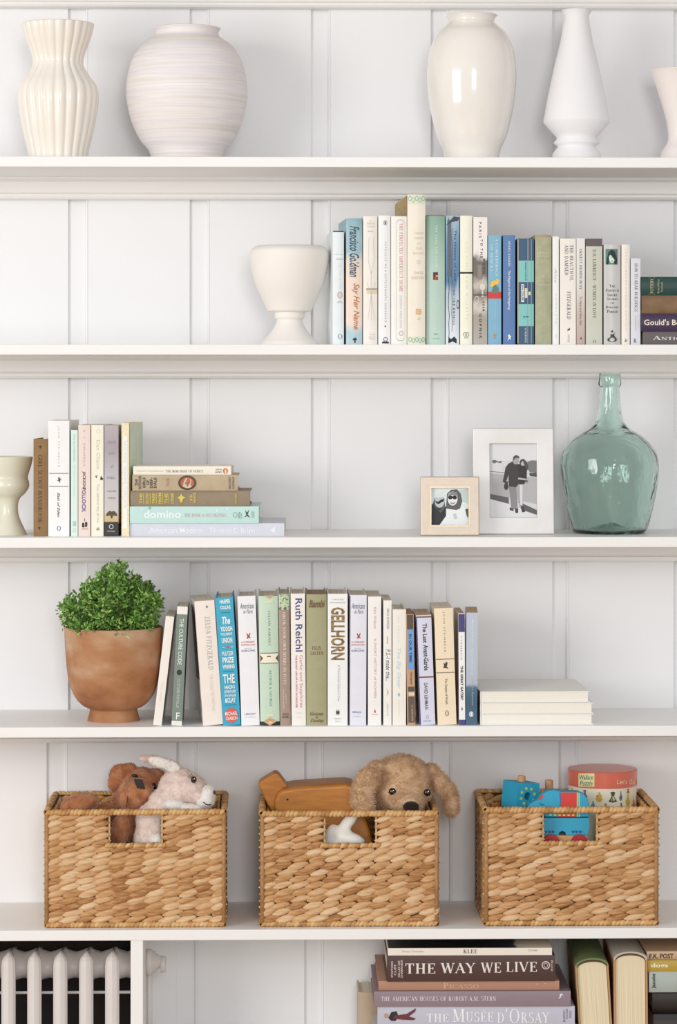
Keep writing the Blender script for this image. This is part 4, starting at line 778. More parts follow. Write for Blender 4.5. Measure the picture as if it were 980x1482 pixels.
B4('narrow brown paperback with a blue panel bearing capitals', 589.5, 601.5, 889, col=mat('#c09872', .6, .08, 60), kind='soft', depth=.13, pages='#b08462', dx=-2.5, items=[
    ('rect', .14, .92, 890, 911, 'h', '#55493f'), ('rect', .14, .98, 911.5, 969, 'h', '#6c9bd0'), (('T', 'IN OUR TIME', .03), .36, .7, 918, 959, 'v', '#26364f'), (('T', 'Hemingway', .01), .4, .72, 973, 991, 'v', '#3f342b'), ('rect', .14, .95, 994, 1001, 'h', '#55493f'), ('rect', .24, .9, 1002.5, 1007, 'h', '#d9cdb9'), ('rect', .14, .95, 1008.5, 1046, 'h', '#5c4f44'), (('S', 'SCRIBNER'), .54, .74, 1020, 1044, 'v', '#cbb89d')])
B4('lavender paperback ruled with two maroon lines and playful dark lettering', 607.8, 630.3, 890, col='#d2d2e3', kind='soft', depth=.14, dx=-6, pages='#cbb090', items=[
    ('rect', 0, 1, 892.5, 894.5, 'h', '#7a4f4a'), ('rect', 0, 1, 979.5, 981.5, 'h', '#7a4f4a'), ('rect', 0, .06, 895, 1050, 'h', '#3e3b78'), (('T', 'The Last', .02), .4, .68, 903, 931, 'v', '#262530'), (('T', 'Avant-Garde', .02), .4, .72, 934, 971, 'v', '#262530'), (('T', 'DAVID LEHMAN', .01), .36, .58, 989, 1027, 'v', '#3c3b48'), ('ring', .42, .58, 1036, 1041, 'h', '#8583a0'), ('ANCHOR', .22, .74, 1043, 1045, 'h', '#6f6d8a')])
B4('buff paperback with two thin rules and an oval logo at the foot', 633.6, 661, 880, col='#ecd9bb', kind='soft', depth=.14, dx=-5.5, items=[
    (('T', 'J O H N   S T E I N B E C K', .01), .44, .56, 886, 945, 'v', '#8b8069'), ('rect', .02, .98, 954, 955.2, 'h', '#7d7363'), ('rect', .02, .98, 973.5, 974.7, 'h', '#7d7363'), ([(0, .2), (.2, .5), (.1, .9), (.4, .7), (.6, 1), (.9, .8), (.7, .4), (1, .1), (.5, .2)], .38, .66, 958, 970, 'h', '#3f382e'), (('T', 'The Grapes of Wrath', .01), .42, .58, 983, 1020, 'v', '#4a4337'), ('ring2', .42, .6, 1029, 1037, 'h', '#4a463e')])
B4('white paperback with an indigo head band and heavy black capitals', 664.5, 673.6, 888, col='#f0f0f0', kind='soft', depth=.13, dx=-1, pages='#c9a988', items=[
    ('rect', 0, 1, 889, 915, 'h', '#453f7c'), ('rect', 0, 1, 1042, 1050, 'h', '#453f7c'), ('F I T Z G E R A L D', .3, .55, 921, 955, 'v', '#54545a'), (('T', 'THE GREAT GATSBY', .03), .28, .7, 964, 1014, 'v', '#18181b'), ([(0, 0), (.5, 1), (1, 0)], .36, .62, 1023, 1028, 'h', '#1f1f22')])
bal = mat_ramp('baldwin', [(0, '#3d5f7a'), (.2, '#34546c'), (.33, '#4a6a82'), (.36, '#a9b3c2'), (.5, '#b3bbca'), (1, '#b6bfce')], 'Z', .12, (60, 40, 30), .45, 0, .19)
B4('blue-grey photographic paperback beside the plain white pile', 674, 691, 887, col=bal, kind='soft', depth=.135, dx=1, pages='#c9a988', rot=-3, items=[
    (('T', 'Another Country', 0, .3), .4, .66, 893, 980, 'v', '#d5dbe4'), ('James Baldwin', .46, .66, 984, 1022, 'v', '#9fb0bf'), ('ring', .28, .66, 1030, 1038, 'h', '#dfe5ea'), ('rect', .4, .56, 1031.5, 1036.5, 'h', '#dfe5ea')])
# plain white pile at the end of the fourth shelf
def plain(label, x0, x1, top, bottom, zb, y, dp, rot, col):
    X0, X1 = PX(x0, y), PX(x1, y); wd = PZ(top, y) - PZ(bottom, y)
    root = empty('book', ((X0 + X1) / 2, y, zb), (0, 0, R(rot))); hw = (X1 - X0) / 2
    m = mat(col, .6, .02, 30)
    bevel(box('back_cover', -hw, hw, 0, dp, 0, .0016, m, root), .0005); bevel(box('front_cover', -hw, hw, 0, dp, wd - .0016, wd, m, root), .0005)
    bevel(box('spine', -hw, -hw + .0016, .0005, dp - .0005, .0018, wd - .0018, m, root), .0005)
    pv = boxv(-hw + .002, hw - .003, .0015, dp - .002, .00165, wd - .00165)
    obj('page_block', pv, BF, mat('#f0ebdf', .8, .02, 200), root)
    tag(root, label, 'book', 'plain white books piled flat')
    return zb + wd + .0003
z = plain('thick plain white book at the bottom of the flat pile on the potted-plant shelf', 695, 859, 1034, 1049.5, SH4, .02, .19, 0, '#f1eee8')
z = plain('plain white book in the middle of the flat pile on the potted-plant shelf', 695, 859, 1018, 1034, z, .02, .19, 0, '#f2efe9')
z = plain('plain white book topping the flat pile on the potted-plant shelf', 695, 854, 1002, 1018, z, .022, .195, 1.2, '#f3f0ea')

# ---- shelf below the baskets
SB6 = 'large art books piled flat under the basket shelf'
Z6 = {}
zz = BOT
_, zz = flat_book('thick pale grey art book at the bottom of the pile under the baskets', 540, 838, 1491, 1541, zb=BOT, y=.03, depth=.22, col='#c9c5c2', group=SB6)
_, zz = flat_book('silvery lavender art book with large white capitals and a small dark figure', 546.5, 832, 1457.5, 1491, zb=zz, y=.025, depth=.225, col='#bdbccb', group=SB6, rot=-.5, bulge=.0015, items=[
    (('S', 'The', .999), 618, 649, 1468, 1480, 'v', '#f3f3f6'), (('S', 'Musée', .75), 655, 714, 1461, 1480, 'v', '#f6f6f9'), (('S', "d'Orsay", .75), 720, 795, 1461, 1482, 'v', '#f6f6f9'), ('BURNEY', 815, 818, 1463, 1480, 'h', '#55525f'), ('HOLLAND', 819, 822, 1461, 1476, 'h', '#55525f'), ('PARIS', 824, 827, 1464, 1474, 'h', '#55525f'),
    ([(0, .2), (.15, .45), (.6, .55), (1, 1), (.98, .75), (.7, .35), (1, .2), (.9, .05), (.4, .1)], 568, 602, 1460, 1478, 'v', '#6a2b33'), ([(0, .3), (.3, .9), (.8, 1), (1, .4), (.7, 0), (.3, 0)], 562, 577, 1464, 1478, 'v', '#231f26'), ('disc', 556, 562, 1467, 1474, 'v', '#b9917c')])
_, zz = flat_book('dusty plum art book with thin white capitals', 541.6, 826, 1435.5, 1457.5, zb=zz, y=.022, depth=.225, col='#8d7a84', group=SB6, rot=-.5, bulge=.001, items=[
    (('S', 'THE AMERICAN HOUSES OF ROBERT A.M. STERN'), 552, 718, 1443, 1449.5, 'v', '#ddd3da'), ([(0, 0), (.3, .5), (.2, .8), (.6, 1), (1, .6), (.6, .7), (.5, .3)], 808, 816, 1439, 1447, 'v', '#ddd3da')])
_, zz = flat_book('terracotta-coloured art book with faint gilt title', 548, 809.5, 1420.5, 1435.5, zb=zz, y=.03, depth=.225, col='#b5836a', group=SB6, rot=-.4, bulge=.0006, items=[(('S', 'Picasso', .75), 642, 693, 1423, 1432, 'v', '#d3a988'), ('rect', 776, 779, 1425, 1426, 'v', '#d3a988'), ('rect', 788, 791, 1424, 1425, 'v', '#d3a988')])
_, zz = flat_book('dark brown art book with wide cream capitals', 560, 803.5, 1383.5, 1420.5, zb=zz, y=.025, depth=.215, col='#4b2e29', group=SB6, rot=-.4, bulge=.0015, items=[
    (('S', 'THE'), 587, 630, 1395, 1409.5, 'v', '#e6dcd3'), (('S', 'WAY'), 638, 688, 1394.5, 1409, 'v', '#e6dcd3'), (('S', 'WE'), 696, 725, 1394, 1408.5, 'v', '#e6dcd3'), (('S', 'LIVE'), 733, 777, 1393, 1407.5, 'v', '#e6dcd3'), ('ring', 784, 796, 1392, 1404, 'v', '#cdbfb6'), ('ring', 787, 793, 1394.5, 1401.5, 'v', '#cdbfb6'), (('T', 'POTTER', .01), 797.5, 800.5, 1390, 1406, 'h', '#cdbfb6'),
    (('T', 'STAFFORD', .01), 566, 569, 1391.5, 1415, 'h', '#dccfc6'), (('T', 'CLIFF', .01), 570.5, 573.5, 1396, 1412, 'h', '#dccfc6'), (('T', 'GILLES DE', .01), 576, 579, 1391, 1415, 'h', '#dccfc6'), (('T', 'CHABANEIX', .01), 580, 583, 1389.5, 1416, 'h', '#dccfc6')])
kl, zz = flat_book('white-spined paperback with a near-black cover topping the pile', 561.7, 799, 1372.8, 1383.5, zb=zz, y=.025, depth=.2, col='#ece4d8', kind='soft', group=SB6, rot=-.4, items=[
    (('T', 'Denys Chevalier', 0), 582, 614, 1376.3, 1379.7, 'v', '#8a8074'), (('S', 'KLEE'), 671, 691, 1375, 1380.6, 'v', '#3c342c'), (('T', 'Crown', 0), 765, 778, 1374.6, 1377.8, 'v', '#8a8074')])
wk = PZ(1372.8, .025) - PZ(1383.5, .025); hk = PX(799, .025) - PX(561.7, .025)
obj('cover_front', [(wk / 2 + .0002, .0008, .001), (wk / 2 + .0002, .199, .001), (wk / 2 + .0002, .199, hk - .001), (wk / 2 + .0002, .0008, hk - .001)], [(0, 1, 2, 3)], mat_ramp('klee', [(0, '#e9dfd0'), (.2, '#e9dfd0'), (.22, '#1d2740'), (.36, '#121319'), (1, '#15100f')], 'Z', .08, (20, 20, 20), .35, 0, hk), kl)
book('tan clothbound book upright behind the art book pile', 519, 546, 1436, BOT, y=.15, depth=.1, col='#b59f88', kind='hard')

def spine_up(label, xl, xr, top, dxb, cloth, side, y, dp, lab_m=None):
    """book resting on its fore-edge: rounded spine upward, tail of the page block toward the room"""
    X0, X1 = PX(xl, y), PX(xr, y); wd = X1 - X0; h = PZ(top, y) - BOT
    lean = math.atan2(-dxb * PS(y), h)
    root = empty('book', ((X0 + X1) / 2 + dxb * PS(y), y, BOT + wd / 2 * abs(math.sin(lean)) + .0002), (0, lean, R(-2)))
    t = .003; h = h / math.cos(lean) - wd * abs(math.sin(lean)); n = 10
    arc = [(wd / 2 * math.cos(math.pi * i / n), h - .012 + .012 * math.sin(math.pi * i / n)) for i in range(n + 1)]
    o = [(wd / 2, 0)] + arc + [(-wd / 2, 0)]; ii = [(x * (wd - 2 * t) / wd, (z - t if z > 0 else 0)) for x, z in o]
    m = len(o)
    V = [(x, yy, z) for yy in (0, dp) for x, z in o] + [(x, yy, z) for yy in (0, dp) for x, z in ii]
    def strip(i0, i1):
        Fc = []
        for i in range(i0, i1): Fc += [(i, m + i, m + i + 1, i + 1), (2 * m + i, 2 * m + i + 1, 3 * m + i + 1, 3 * m + i), (i, i + 1, 2 * m + i + 1, 2 * m + i), (m + i + 1, m + i, 3 * m + i, 3 * m + i + 1)]
        return Fc
    obj('board', V, strip(0, 1), side, root); obj('spine', V, strip(1, m - 2), cloth, root); obj('board', V, strip(m - 2, m - 1), side, root)
    x1 = wd / 2 - t - .0006
    parc = [(x1 * math.cos(math.pi * i / n), h - .017 + .010 * math.sin(math.pi * i / n)) for i in range(n + 1)]
    v, f = prism([(x1, .004)] + parc + [(-x1, .004)], .004, dp - .004)
    obj('page_block', v, f[:1] + f[1:], mat_pages('#ecdcb8'), root)
    hb = [(x, z + .0022) for x, z in parc] + [(x, z) for x, z in reversed(parc)]
    v, f = prism(hb, .003, .006); obj('headband', v, f, mat('#6a4a34', .7, .2, 900), root)
    tag(root, label, 'book', 'books resting spine up')
    return root
spine_up('green cloth book resting spine up with its page ends showing', 832, 880, 1387, 9, mat('#6c7c4c', .75, .08, 50, bump=.15, bscale=1200), mat('#b08a5f', .7, .08, 40), .03, .21)
spine_up('grey cloth book resting spine up with its page ends showing', 888, 937, 1379, 1, mat('#b9b2a6', .75, .05, 50, bump=.15, bscale=1200), mat('#b98a60', .7, .08, 40), .03, .21)
SB7 = 'books piled flat at the right end under the basket shelf'
_, zz = flat_book('black book at the bottom of the small right-hand pile under the baskets', 946, 1075, 1470, 1541, zb=BOT, y=.04, depth=.18, col='#1c1716', group=SB7)
_, zz = flat_book('dark brown book in the small right-hand pile under the baskets', 944, 1080, 1435.5, 1470, zb=zz, y=.05, depth=.18, col='#241a17', group=SB7)
_, zz = flat_book('grey-green book with black vertical lettering in the small right-hand pile', 939, 1070, 1408, 1435.5, zb=zz, y=.035, depth=.18, col='#a9b3ab', group=SB7, items=[(('T', 'Jacobs', .02), 943, 949.5, 1411, 1432, 'h', '#1f2321')])
_, zz = flat_book('mustard yellow book with white lettering in the small right-hand pile', 937.5, 1080, 1391.5, 1408, zb=zz, y=.035, depth=.18, col='#b99a33', group=SB7, items=[(('T', 'dogs', .03), 942, 967, 1396, 1403.5, 'v', '#f1ead0')])
_, zz = flat_book('tan book with black lettering on top of the small right-hand pile', 936, 1072, 1378.5, 1391.5, zb=zz, y=.04, depth=.18, col='#c9a988', group=SB7, items=[(('T', 'F.K. POST', .02), 940, 975, 1382, 1389, 'v', '#2a211c')])

# ------------------------------------------------------------------ potted plant
yc = 0.10; k = PS(yc); cx = 164.5
pp = empty('potted_plant', (PX(cx, yc), yc, SH4)); tag(pp, 'bushy small-leaved green plant in a footed terracotta pot', 'potted plant')
prof = [(37.5, 1047), (37.8, 1043), (36.5, 1036), (34.5, 1028), (35, 1024.5), (44, 1020), (53, 1011), (60, 999), (64.5, 984), (67.5, 966), (69.3, 945), (70.5, 925), (71.4, 907)]
po = smoothprof([(h * k, max(0, PZ(py, yc) - SH4)) for h, py in prof], 4); po[0] = (po[0][0], 0)
ptop = po[-1][1]
inn = [(r - .006, z) for r, z in reversed(po) if z > ptop - .05]
v, f = lathe(po + [(po[-1][0] - .002, ptop + .0012), (po[-1][0] - .005, ptop + .001)] + inn + [(.001, ptop - .052)], 80, True, False)
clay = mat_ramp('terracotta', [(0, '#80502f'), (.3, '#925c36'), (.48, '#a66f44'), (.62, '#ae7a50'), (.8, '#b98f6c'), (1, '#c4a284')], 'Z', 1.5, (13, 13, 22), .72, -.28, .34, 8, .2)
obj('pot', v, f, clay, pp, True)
v, f = lathe([(po[-1][0] - .0065, ptop - .02), (.001, ptop - .012)], 40, False, False); obj('soil', v, f, mat('#3a2c20', .95, .3, 90), pp)
rng = random.Random(3)
leafm, nt, b = newmat('leaf'); b.inputs['Roughness'].default_value = .45
g = N(nt, 'ShaderNodeNewGeometry'); r = ramp(nt, [(0, '#3f6a27'), (.35, '#5a8c33'), (.7, '#82b047'), (1, '#aecd6c')]); L(nt, g.outputs['Random Per Island'], r.inputs['Fac']); L(nt, r.outputs['Color'], b.inputs['Base Color'])
b.inputs['Transmission Weight'].default_value = 0.0
fol = MB(); stm = MB()
def leaf_at(p, d, ln, wd):
    d = d.normalized(); s = d.cross(Vector((rng.uniform(-1, 1), rng.uniform(-1, 1), rng.uniform(-1, 1)))).normalized(); up = d.cross(s)
    pts = [p, p + d * ln * .35 + s * wd * .4 + up * .0006, p + d * ln * .72 + s * wd * .5, p + d * ln - up * .0006, p + d * ln * .72 - s * wd * .5, p + d * ln * .35 - s * wd * .4 + up * .0006, p + d * ln * .5 - up * .001]
    fol.add(pts, [(0, 1, 6), (1, 2, 6), (2, 3, 6), (3, 4, 6), (4, 5, 6), (5, 0, 6)])
crown_px = [(82, 884), (90, 872), (106, 862), (118, 856), (124, 846), (136, 842), (148, 828), (160, 824), (172, 816), (184, 822), (190, 838), (206, 844), (220, 852), (232, 866), (238, 878), (242, 890)]
def crown(ax):
    pxx = cx + ax
    for (a, b0), (c, d) in zip(crown_px[:-1], crown_px[1:]):
        if a <= pxx <= c: return b0 + (d - b0) * (pxx - a) / (c - a)
    return 890
R0 = po[-1][0]
for s in range(135):
    # tip chosen on a dome whose outline is the crown profile
    a = rng.uniform(0, 2 * math.pi); rr = math.sqrt(rng.random()); ext = rng.uniform(.62, 1.0)
    tx = math.cos(a) * rr * 78; ty = math.sin(a) * rr * 72
    lim = crown(max(-84, min(75, tx))); base = 900
    fall = math.sqrt(max(0, 1 - (abs(ty) / 80) ** 2.2))
    tz = base - (base - lim) * fall * (ext if rng.random() < .6 else rng.uniform(.95, 1.06))
    tip = Vector((tx * k, ty * k, PZ(tz, yc) - SH4))
    b0 = Vector((tip.x * .35, tip.y * .35, ptop - .016))
    mid = b0.lerp(tip, .5) + Vector((tip.x * .12, tip.y * .12, .008))
    pts = [b0 * (1 - t) ** 2 + mid * 2 * t * (1 - t) + tip * t * t for t in [i / 8 for i in range(9)]]
    v, f = tube(pts[::2], [.0011, .001, .0008, .0006, .0003], 4); stm.add(v, f)
    L_ = (tip - b0).length
    nl = int(9 + L_ * 250)
    for q in range(nl):
        t = rng.uniform(.15, 1.0) ** .7
        p = b0 * (1 - t) ** 2 + mid * 2 * t * (1 - t) + tip * t * t
        d = (tip - mid).normalized() * .6 + Vector((rng.gauss(0, .6), rng.gauss(0, .6), rng.gauss(.15, .5)))
        # short twig
        off = d.normalized() * rng.uniform(0.001, .009)
        for w2 in range(rng.choice((1, 2, 2))):
            leaf_at(p + off, d + Vector((rng.gauss(0, .5), rng.gauss(0, .5), rng.gauss(0, .5))), rng.uniform(.0062, .0098), rng.uniform(.0034, .0048))
for q in range(34):      # wispy sprigs standing clear of the dome
    pxx = rng.uniform(96, 234); lim = crown(pxx - cx) - rng.uniform(1, 6)
    tip = Vector(((pxx - cx) * k, rng.uniform(-.02, .03), PZ(lim, yc) - SH4)); b0 = Vector((tip.x * .5, tip.y, ptop)); mid = b0.lerp(tip, .5) + Vector((tip.x * .1, 0, .01))
    pts = [b0 * (1 - t) ** 2 + mid * 2 * t * (1 - t) + tip * t * t for t in (.4, .6, .8, 1)]
    v, f = tube(pts, [.0008, .0007, .0005, .0003], 4); stm.add(v, f)
    for w2 in range(9):
        t = .62 + .38 * w2 / 8; p = b0 * (1 - t) ** 2 + mid * 2 * t * (1 - t) + tip * t * t
        d = (tip - mid).normalized() * .8 + Vector((rng.choice((-1, 1)) * rng.uniform(.4, 1), rng.gauss(0, .4), rng.gauss(0, .2)))
        leaf_at(p, d, rng.uniform(.0065, .0098), rng.uniform(.0034, .0046))
for q in range(90):      # low sprigs spilling over the rim
    a = rng.uniform(0, 2 * math.pi); rr = rng.uniform(.86, 1.1)
    tip = Vector((math.cos(a) * rr * R0, math.sin(a) * rr * R0 * .98, ptop + rng.uniform(-.004, .03)))
    if tip.x > R0 * .9: continue
    b0 = Vector((tip.x * .6, tip.y * .6, ptop - .016)); mid = b0.lerp(tip, .5) + Vector((0, 0, .018))
    for w2 in range(22):
        t = rng.uniform(.3, 1.0); p = b0 * (1 - t) ** 2 + mid * 2 * t * (1 - t) + tip * t * t
        d = Vector((math.cos(a) * .5 + rng.gauss(0, .6), math.sin(a) * .5 + rng.gauss(0, .6), rng.gauss(.1, .6)))
        leaf_at(p + d.normalized() * rng.uniform(.001, .007), d, rng.uniform(.0062, .0098), rng.uniform(.0034, .0048))
tag(fol.build('foliage', leafm, pp), kind='stuff'); tag(stm.build('stems', mat('#5a6b34', .7), pp), kind='stuff')

# ------------------------------------------------------------------ radiator
iron = mat('#d8d2cf', .4, .03, 12, coat=.15)
yr = 0.075; kr = PS(yr)
rad = empty('cast_iron_radiator', (PX(105, yr), yr, FLOOR)); tag(rad, 'white painted cast iron column radiator under the shelf', 'radiator')
rx = PX(105, yr)
ztop = PZ(1383, yr) - FLOOR; zap = PZ(1366, .2) - FLOOR
for i in range(-6, 4):
    x = PX(49.2 + 37.6 * i, yr) - rx
    if x > PX(186, yr) - rx: break
    hw = .0118
    # front column: rounded ridge section with a domed, sloping head running back
    sec = [(-hw, .014), (-hw, .006), (-.008, .0015), (-.003, -.001), (0, -.002), (.003, -.001), (.008, .0015), (hw, .006), (hw, .014), (0, .02)]
    n = len(sec); v = []; f = []
    levels = [(0.10, 1.0, 0), (ztop - .018, 1.0, 0), (ztop - .008, .93, .001), (ztop - .002, .72, .004), (ztop + .002, .4, .008), (ztop + .005, .16, .014)]
    for z, s, dy in levels: v += [(x + sx * s, sy * (.6 + .4 * s) + dy, z) for sx, sy in sec]
    for l in range(len(levels) - 1):
        for q in range(n): f.append((l * n + q, l * n + (q + 1) % n, (l + 1) * n + (q + 1) % n, (l + 1) * n + q))
    f += [tuple(range(n - 1, -1, -1)), tuple((len(levels) - 1) * n + q for q in range(n))]
    obj('column', v, f, iron, rad, False)
    # web running back from the column head
    hv = [(x - .004, .006, ztop - .05), (x + .004, .006, ztop - .05), (x + .009, .15, ztop - .05), (x - .009, .15, ztop - .05), (x - .0015, .008, ztop + .003), (x + .0015, .008, ztop + .003), (x + .003, .13, zap - .004), (x - .003, .13, zap - .004)]
    obj('column_head', hv, BF, iron, rad)
    # connecting hub between sections, flared
    hp = [(.030, -.019), (.026, -.011), (.023, 0), (.026, .011), (.030, .019)]
    v, f = lathe(hp, 20, True, True)
    hub = obj('hub', [(x + .0216 + z, .075 + b_ * 1.5, ztop - .028 + a_ * .92) for a_, b_, z in v], f, iron, rad, True)
obj('cross_rod', *tube([(PX(-190, yr) - rx, .03, PZ(1434.5, yr + .03) - FLOOR), (PX(187, yr) - rx, .03, PZ(1434.5, yr + .03) - FLOOR)], .0026, 8), iron, rad)
obj('base_rail', boxv(PX(-190, yr) - rx, PX(184, yr) - rx, .005, .145, .05, .1), BF, iron, rad)
for q in (-180, 20, 170):
    x = PX(q, yr) - rx; obj('foot', boxv(x - .012, x + .012, .01, .14, 0, .05), BF, iron, rad)
# valve on the far side of the divider post
yv = .12; kv = PS(yv); vx = PX(207, yv)
val = empty('radiator_valve', (PX(210, yv), yv, BOT)); tag(val, 'white painted stepped radiator valve on the divider post', 'radiator valve')
def vz(py): return PZ(py, yv) - BOT
x0 = xd1 - val.location.x + .0004
ox = x0
def lath_x(prof, m, name, zc):
    v, f = lathe(prof, 20, True, True)
    obj(name, [(ox + z, a_, zc + b_) for a_, b_, z in v], f, m, val, True)
kk = kv
lath_x([(19 * kk, 0), (19 * kk, 8 * kk), (16 * kk, 9 * kk), (16 * kk, 12 * kk), (12 * kk, 13 * kk), (12 * kk, 16 * kk), (9.5 * kk, 17 * kk), (9.5 * kk, 20 * kk), (8.5 * kk, 21 * kk)], iron, 'valve_body', vz(1391))
lath_x([(11.5 * kk, 20.5 * kk), (12 * kk, 21 * kk), (12 * kk, 27 * kk), (10.5 * kk, 28 * kk)], iron, 'valve_cap', vz(1394.5))
v, f = lathe([(4 * kk, vz(1375)), (4 * kk, 0)][::-1], 14, True, True); obj('pipe', [(ox + 4.5 * kk + a_, b_, z) for a_, b_, z in v], f, iron, val, True)

# ------------------------------------------------------------------ baskets
STRAW = ['#9c683a', '#b98853', '#c79a68', '#d0a97c', '#dabb94', '#cb9c68']
straw1 = mat_straw('straw_strand', STRAW, False); straw2 = mat_straw('straw_wrap', ['#a8763f', '#c6965a', '#d5ad74', '#dfc08e'], True)
shade_core = mat('#4a3018', .9, .2, 80)  # dark backing colour supplies the shade seen in gaps between strands
def strand_mesh(seed):
    rg = random.Random(seed); v = []; f = []; ns, nc = 8, 6
    for i in range(ns + 1):
        s = i / ns; hgt = max(.05, math.sin(math.pi * s) ** .7) * .56; z0 = .56 * (s - .5) - .06 * math.sin(2 * math.pi * s)
        yb = -.95 * math.sin(math.pi * s) ** .7
        for j in range(nc + 1):
            t = -1 + 2 * j / nc; ridge = .2 * math.cos(t * 6 + seed * 2 + s * 2) * math.sin(math.pi * s) + rg.uniform(-.04, .04)
            v.append((s - .5, yb * (math.sqrt(max(0, 1 - t * t)) * (1 + ridge) * .75 + .25) + .15, z0 + hgt * t * (1 + rg.uniform(-.05, .05))))
    for i in range(ns):
        for j in range(nc):
            a = i * (nc + 1) + j; f.append((a, a + nc + 1, a + nc + 2, a + 1))
    return v, f
SV = [strand_mesh(s) for s in range(6)]
SME = []
for v, f in SV:
    me = mesh([(x * .046, y * .0074, z * .0119) for x, y, z in v], [q[::-1] for q in f], 'weave_strand'); me.materials.append(straw1)
    me.polygons.foreach_set('use_smooth', [True] * len(me.polygons)); SME.append(me)
def wraps(mb, pts, r, pitch, rg, closed=True, skip=0):
    """cord wound round a rod along a closed path"""
    P_ = [Vector(p) for p in pts]; segs = list(zip(P_, P_[1:] + P_[:1])) if closed else list(zip(P_[:-1], P_[1:]))
    for a, b_ in segs:
        d = b_ - a; ln = d.length; n = max(1, round(ln / pitch)); d.normalize()
        s = d.cross(Vector((0, 0, 1)))
        if s.length < .1: s = Vector((1, 0, 0))
        s.normalize(); u = s.cross(d)
        for i in range(n):
            c = a + d * (ln * (i + .5) / n); hw = ln / n * .56; rr = r * rg.uniform(.92, 1.1); sl = hw * .5 * rg.uniform(.6, 1.4)
            v = []; f = []; m = 8
            for w_, sc_ in ((-1, .72), (-.45, 1.0), (.45, 1.0), (1, .72)):
                for q in range(m):
                    t = 2 * math.pi * q / m
                    v.append(c + d * (w_ * hw + sl * math.sin(t)) + (s * math.cos(t) + u * math.sin(t)) * rr * sc_)
            for l in range(3):
                for q in range(m): f.append((l * m + q, l * m + (q + 1) % m, (l + 1) * m + (q + 1) % m, (l + 1) * m + q))
            mb.add(v, f)
def basket(label, xl, xr, top, hole, yf, depth, seed, rot=0):
    rg = random.Random(seed)
    X0, X1 = PX(xl, yf), PX(xr, yf); W = X1 - X0; H = PZ(top, yf) - SH5
    root = empty('woven_basket', (X0, yf, SH5), (0, 0, R(rot))); tag(root, label, 'basket', 'woven storage baskets')
    hx0, hx1 = PX(hole[0], yf) - X0, PX(hole[1], yf) - X0; hz = PZ(hole[2], yf) - SH5
    rr = .0056; rb = .0048
    fo = .007                        # strands stand proud of the core panels
    T = .006
    c = MB(); c.box(.004, W - .004, fo, fo + T, .004, hz - .008); c.box(.004, hx0 - .003, fo, fo + T, hz - .0079, H - .006); c.box(hx1 + .003, W - .004, fo, fo + T, hz - .0079, H - .006)
    c.build('front_core', shade_core, root)
    box('side_core', fo, fo + T, fo + T, depth - fo - T, .004, H - .006, shade_core, root); box('side_core', W - fo - T, W - fo, fo + T, depth - fo - T, .004, H - .006, shade_core, root)
    box('back_core', .004, W - .004, depth - fo - T, depth - fo, .004, H - .006, shade_core, root); box('bottom_panel', fo + T, W - fo - T, fo + T, depth - fo - T, .004, .009, shade_core, root)
    # front weave: every visible strand is its own piece
    zlo, zhi = .0135, H - .0145; nr_ = round((zhi - zlo) / .0109)
    rows = [zlo + (zhi - zlo) * i / nr_ for i in range(nr_ + 1)]
    sx = MB()
    ri = 0
    for z in rows:
        hh = rg.uniform(.92, 1.1)
        spans = [(.0006, W - .0006)] if z < hz - .0088 else [(.0006, hx0 + .001), (hx1 - .001, W - .0006)]
        for a, b_ in spans:
            n = max(1, round((b_ - a) / .0285)); st = (b_ - a) / n
            ph = rg.uniform(-.25, .25) * st if n > 4 else 0
            for i in range(n + (1 if ph else 0)):
                xc = a + st * (i + .5) + ph
                lo = xc - st * .76; hi = xc + st * .76
                lo = max(lo, a - .0008); hi = min(hi, b_ + .0008)
                if hi - lo < .012: continue
                o = bpy.data.objects.new('weave_strand', SME[rg.randrange(6)]); C.objects.link(o); o.parent = root
                o.location = ((lo + hi) / 2, fo + .0012 + rg.uniform(-.0006, .0006), z + rg.uniform(-.0008, .0008)); o.scale = ((hi - lo) / .046, rg.uniform(.9, 1.15), hh * rg.uniform(.95, 1.12))
                o.rotation_euler = (rg.uniform(-.08, .08), R(rg.uniform(-3, 3)), 0)
        # sides (outer), and inner faces near the rim
        def put(mb, fn, ln):
            n = max(1, round(ln / .0285)); st = (ln - .014) / n; ph = .007
            for i in range(n):
                v, f = SV[rg.randrange(6)]; s_ = 1.6 * st if 0 < i < n - 1 else 1.0 * st; cxx = st * (i + .5) + ph
                mb.add([fn(cxx + x * s_, y * .0062, z + zq * .0128 * hh) for x, y, zq in v], [q for q in f])
        put(sx, lambda u, y, q: (fo + .0012 + y, depth - u, q), depth)
        put(sx, lambda u, y, q: (W - fo - .0012 - y, u, q), depth)
        if z > H - .085:
            put(sx, lambda u, y, q: (u, depth - fo - T + y - .0005, q), W)
            put(sx, lambda u, y, q: (fo + T - y + .0005, u, q), depth)
            put(sx, lambda u, y, q: (W - fo - T + y - .0005, u, q), depth)
    o = sx.build('side_weave', straw2, root, True); tag(o, kind='stuff')
    rm = MB(); e = .0055
    wraps(rm, [(e, e, H - rr), (W - e, e, H - rr), (W - e, depth - e, H - rr), (e, depth - e, H - rr)], rr, .0066, rg)
    tag(rm.build('rim', straw2, root, True), kind='stuff')
    bm_ = MB(); wraps(bm_, [(e, e, rb), (W - e, e, rb), (W - e, depth - e, rb), (e, depth - e, rb)], rb, .0068, rg)
    tag(bm_.build('base_coil', straw2, root, True), kind='stuff')
    hm = MB(); wraps(hm, [(hx0 - .008, e, hz - .004), (hx1 + .008, e, hz - .004)], .0046, .0066, rg, False)
    tag(hm.build('handle_coil', straw2, root, True), kind='stuff')
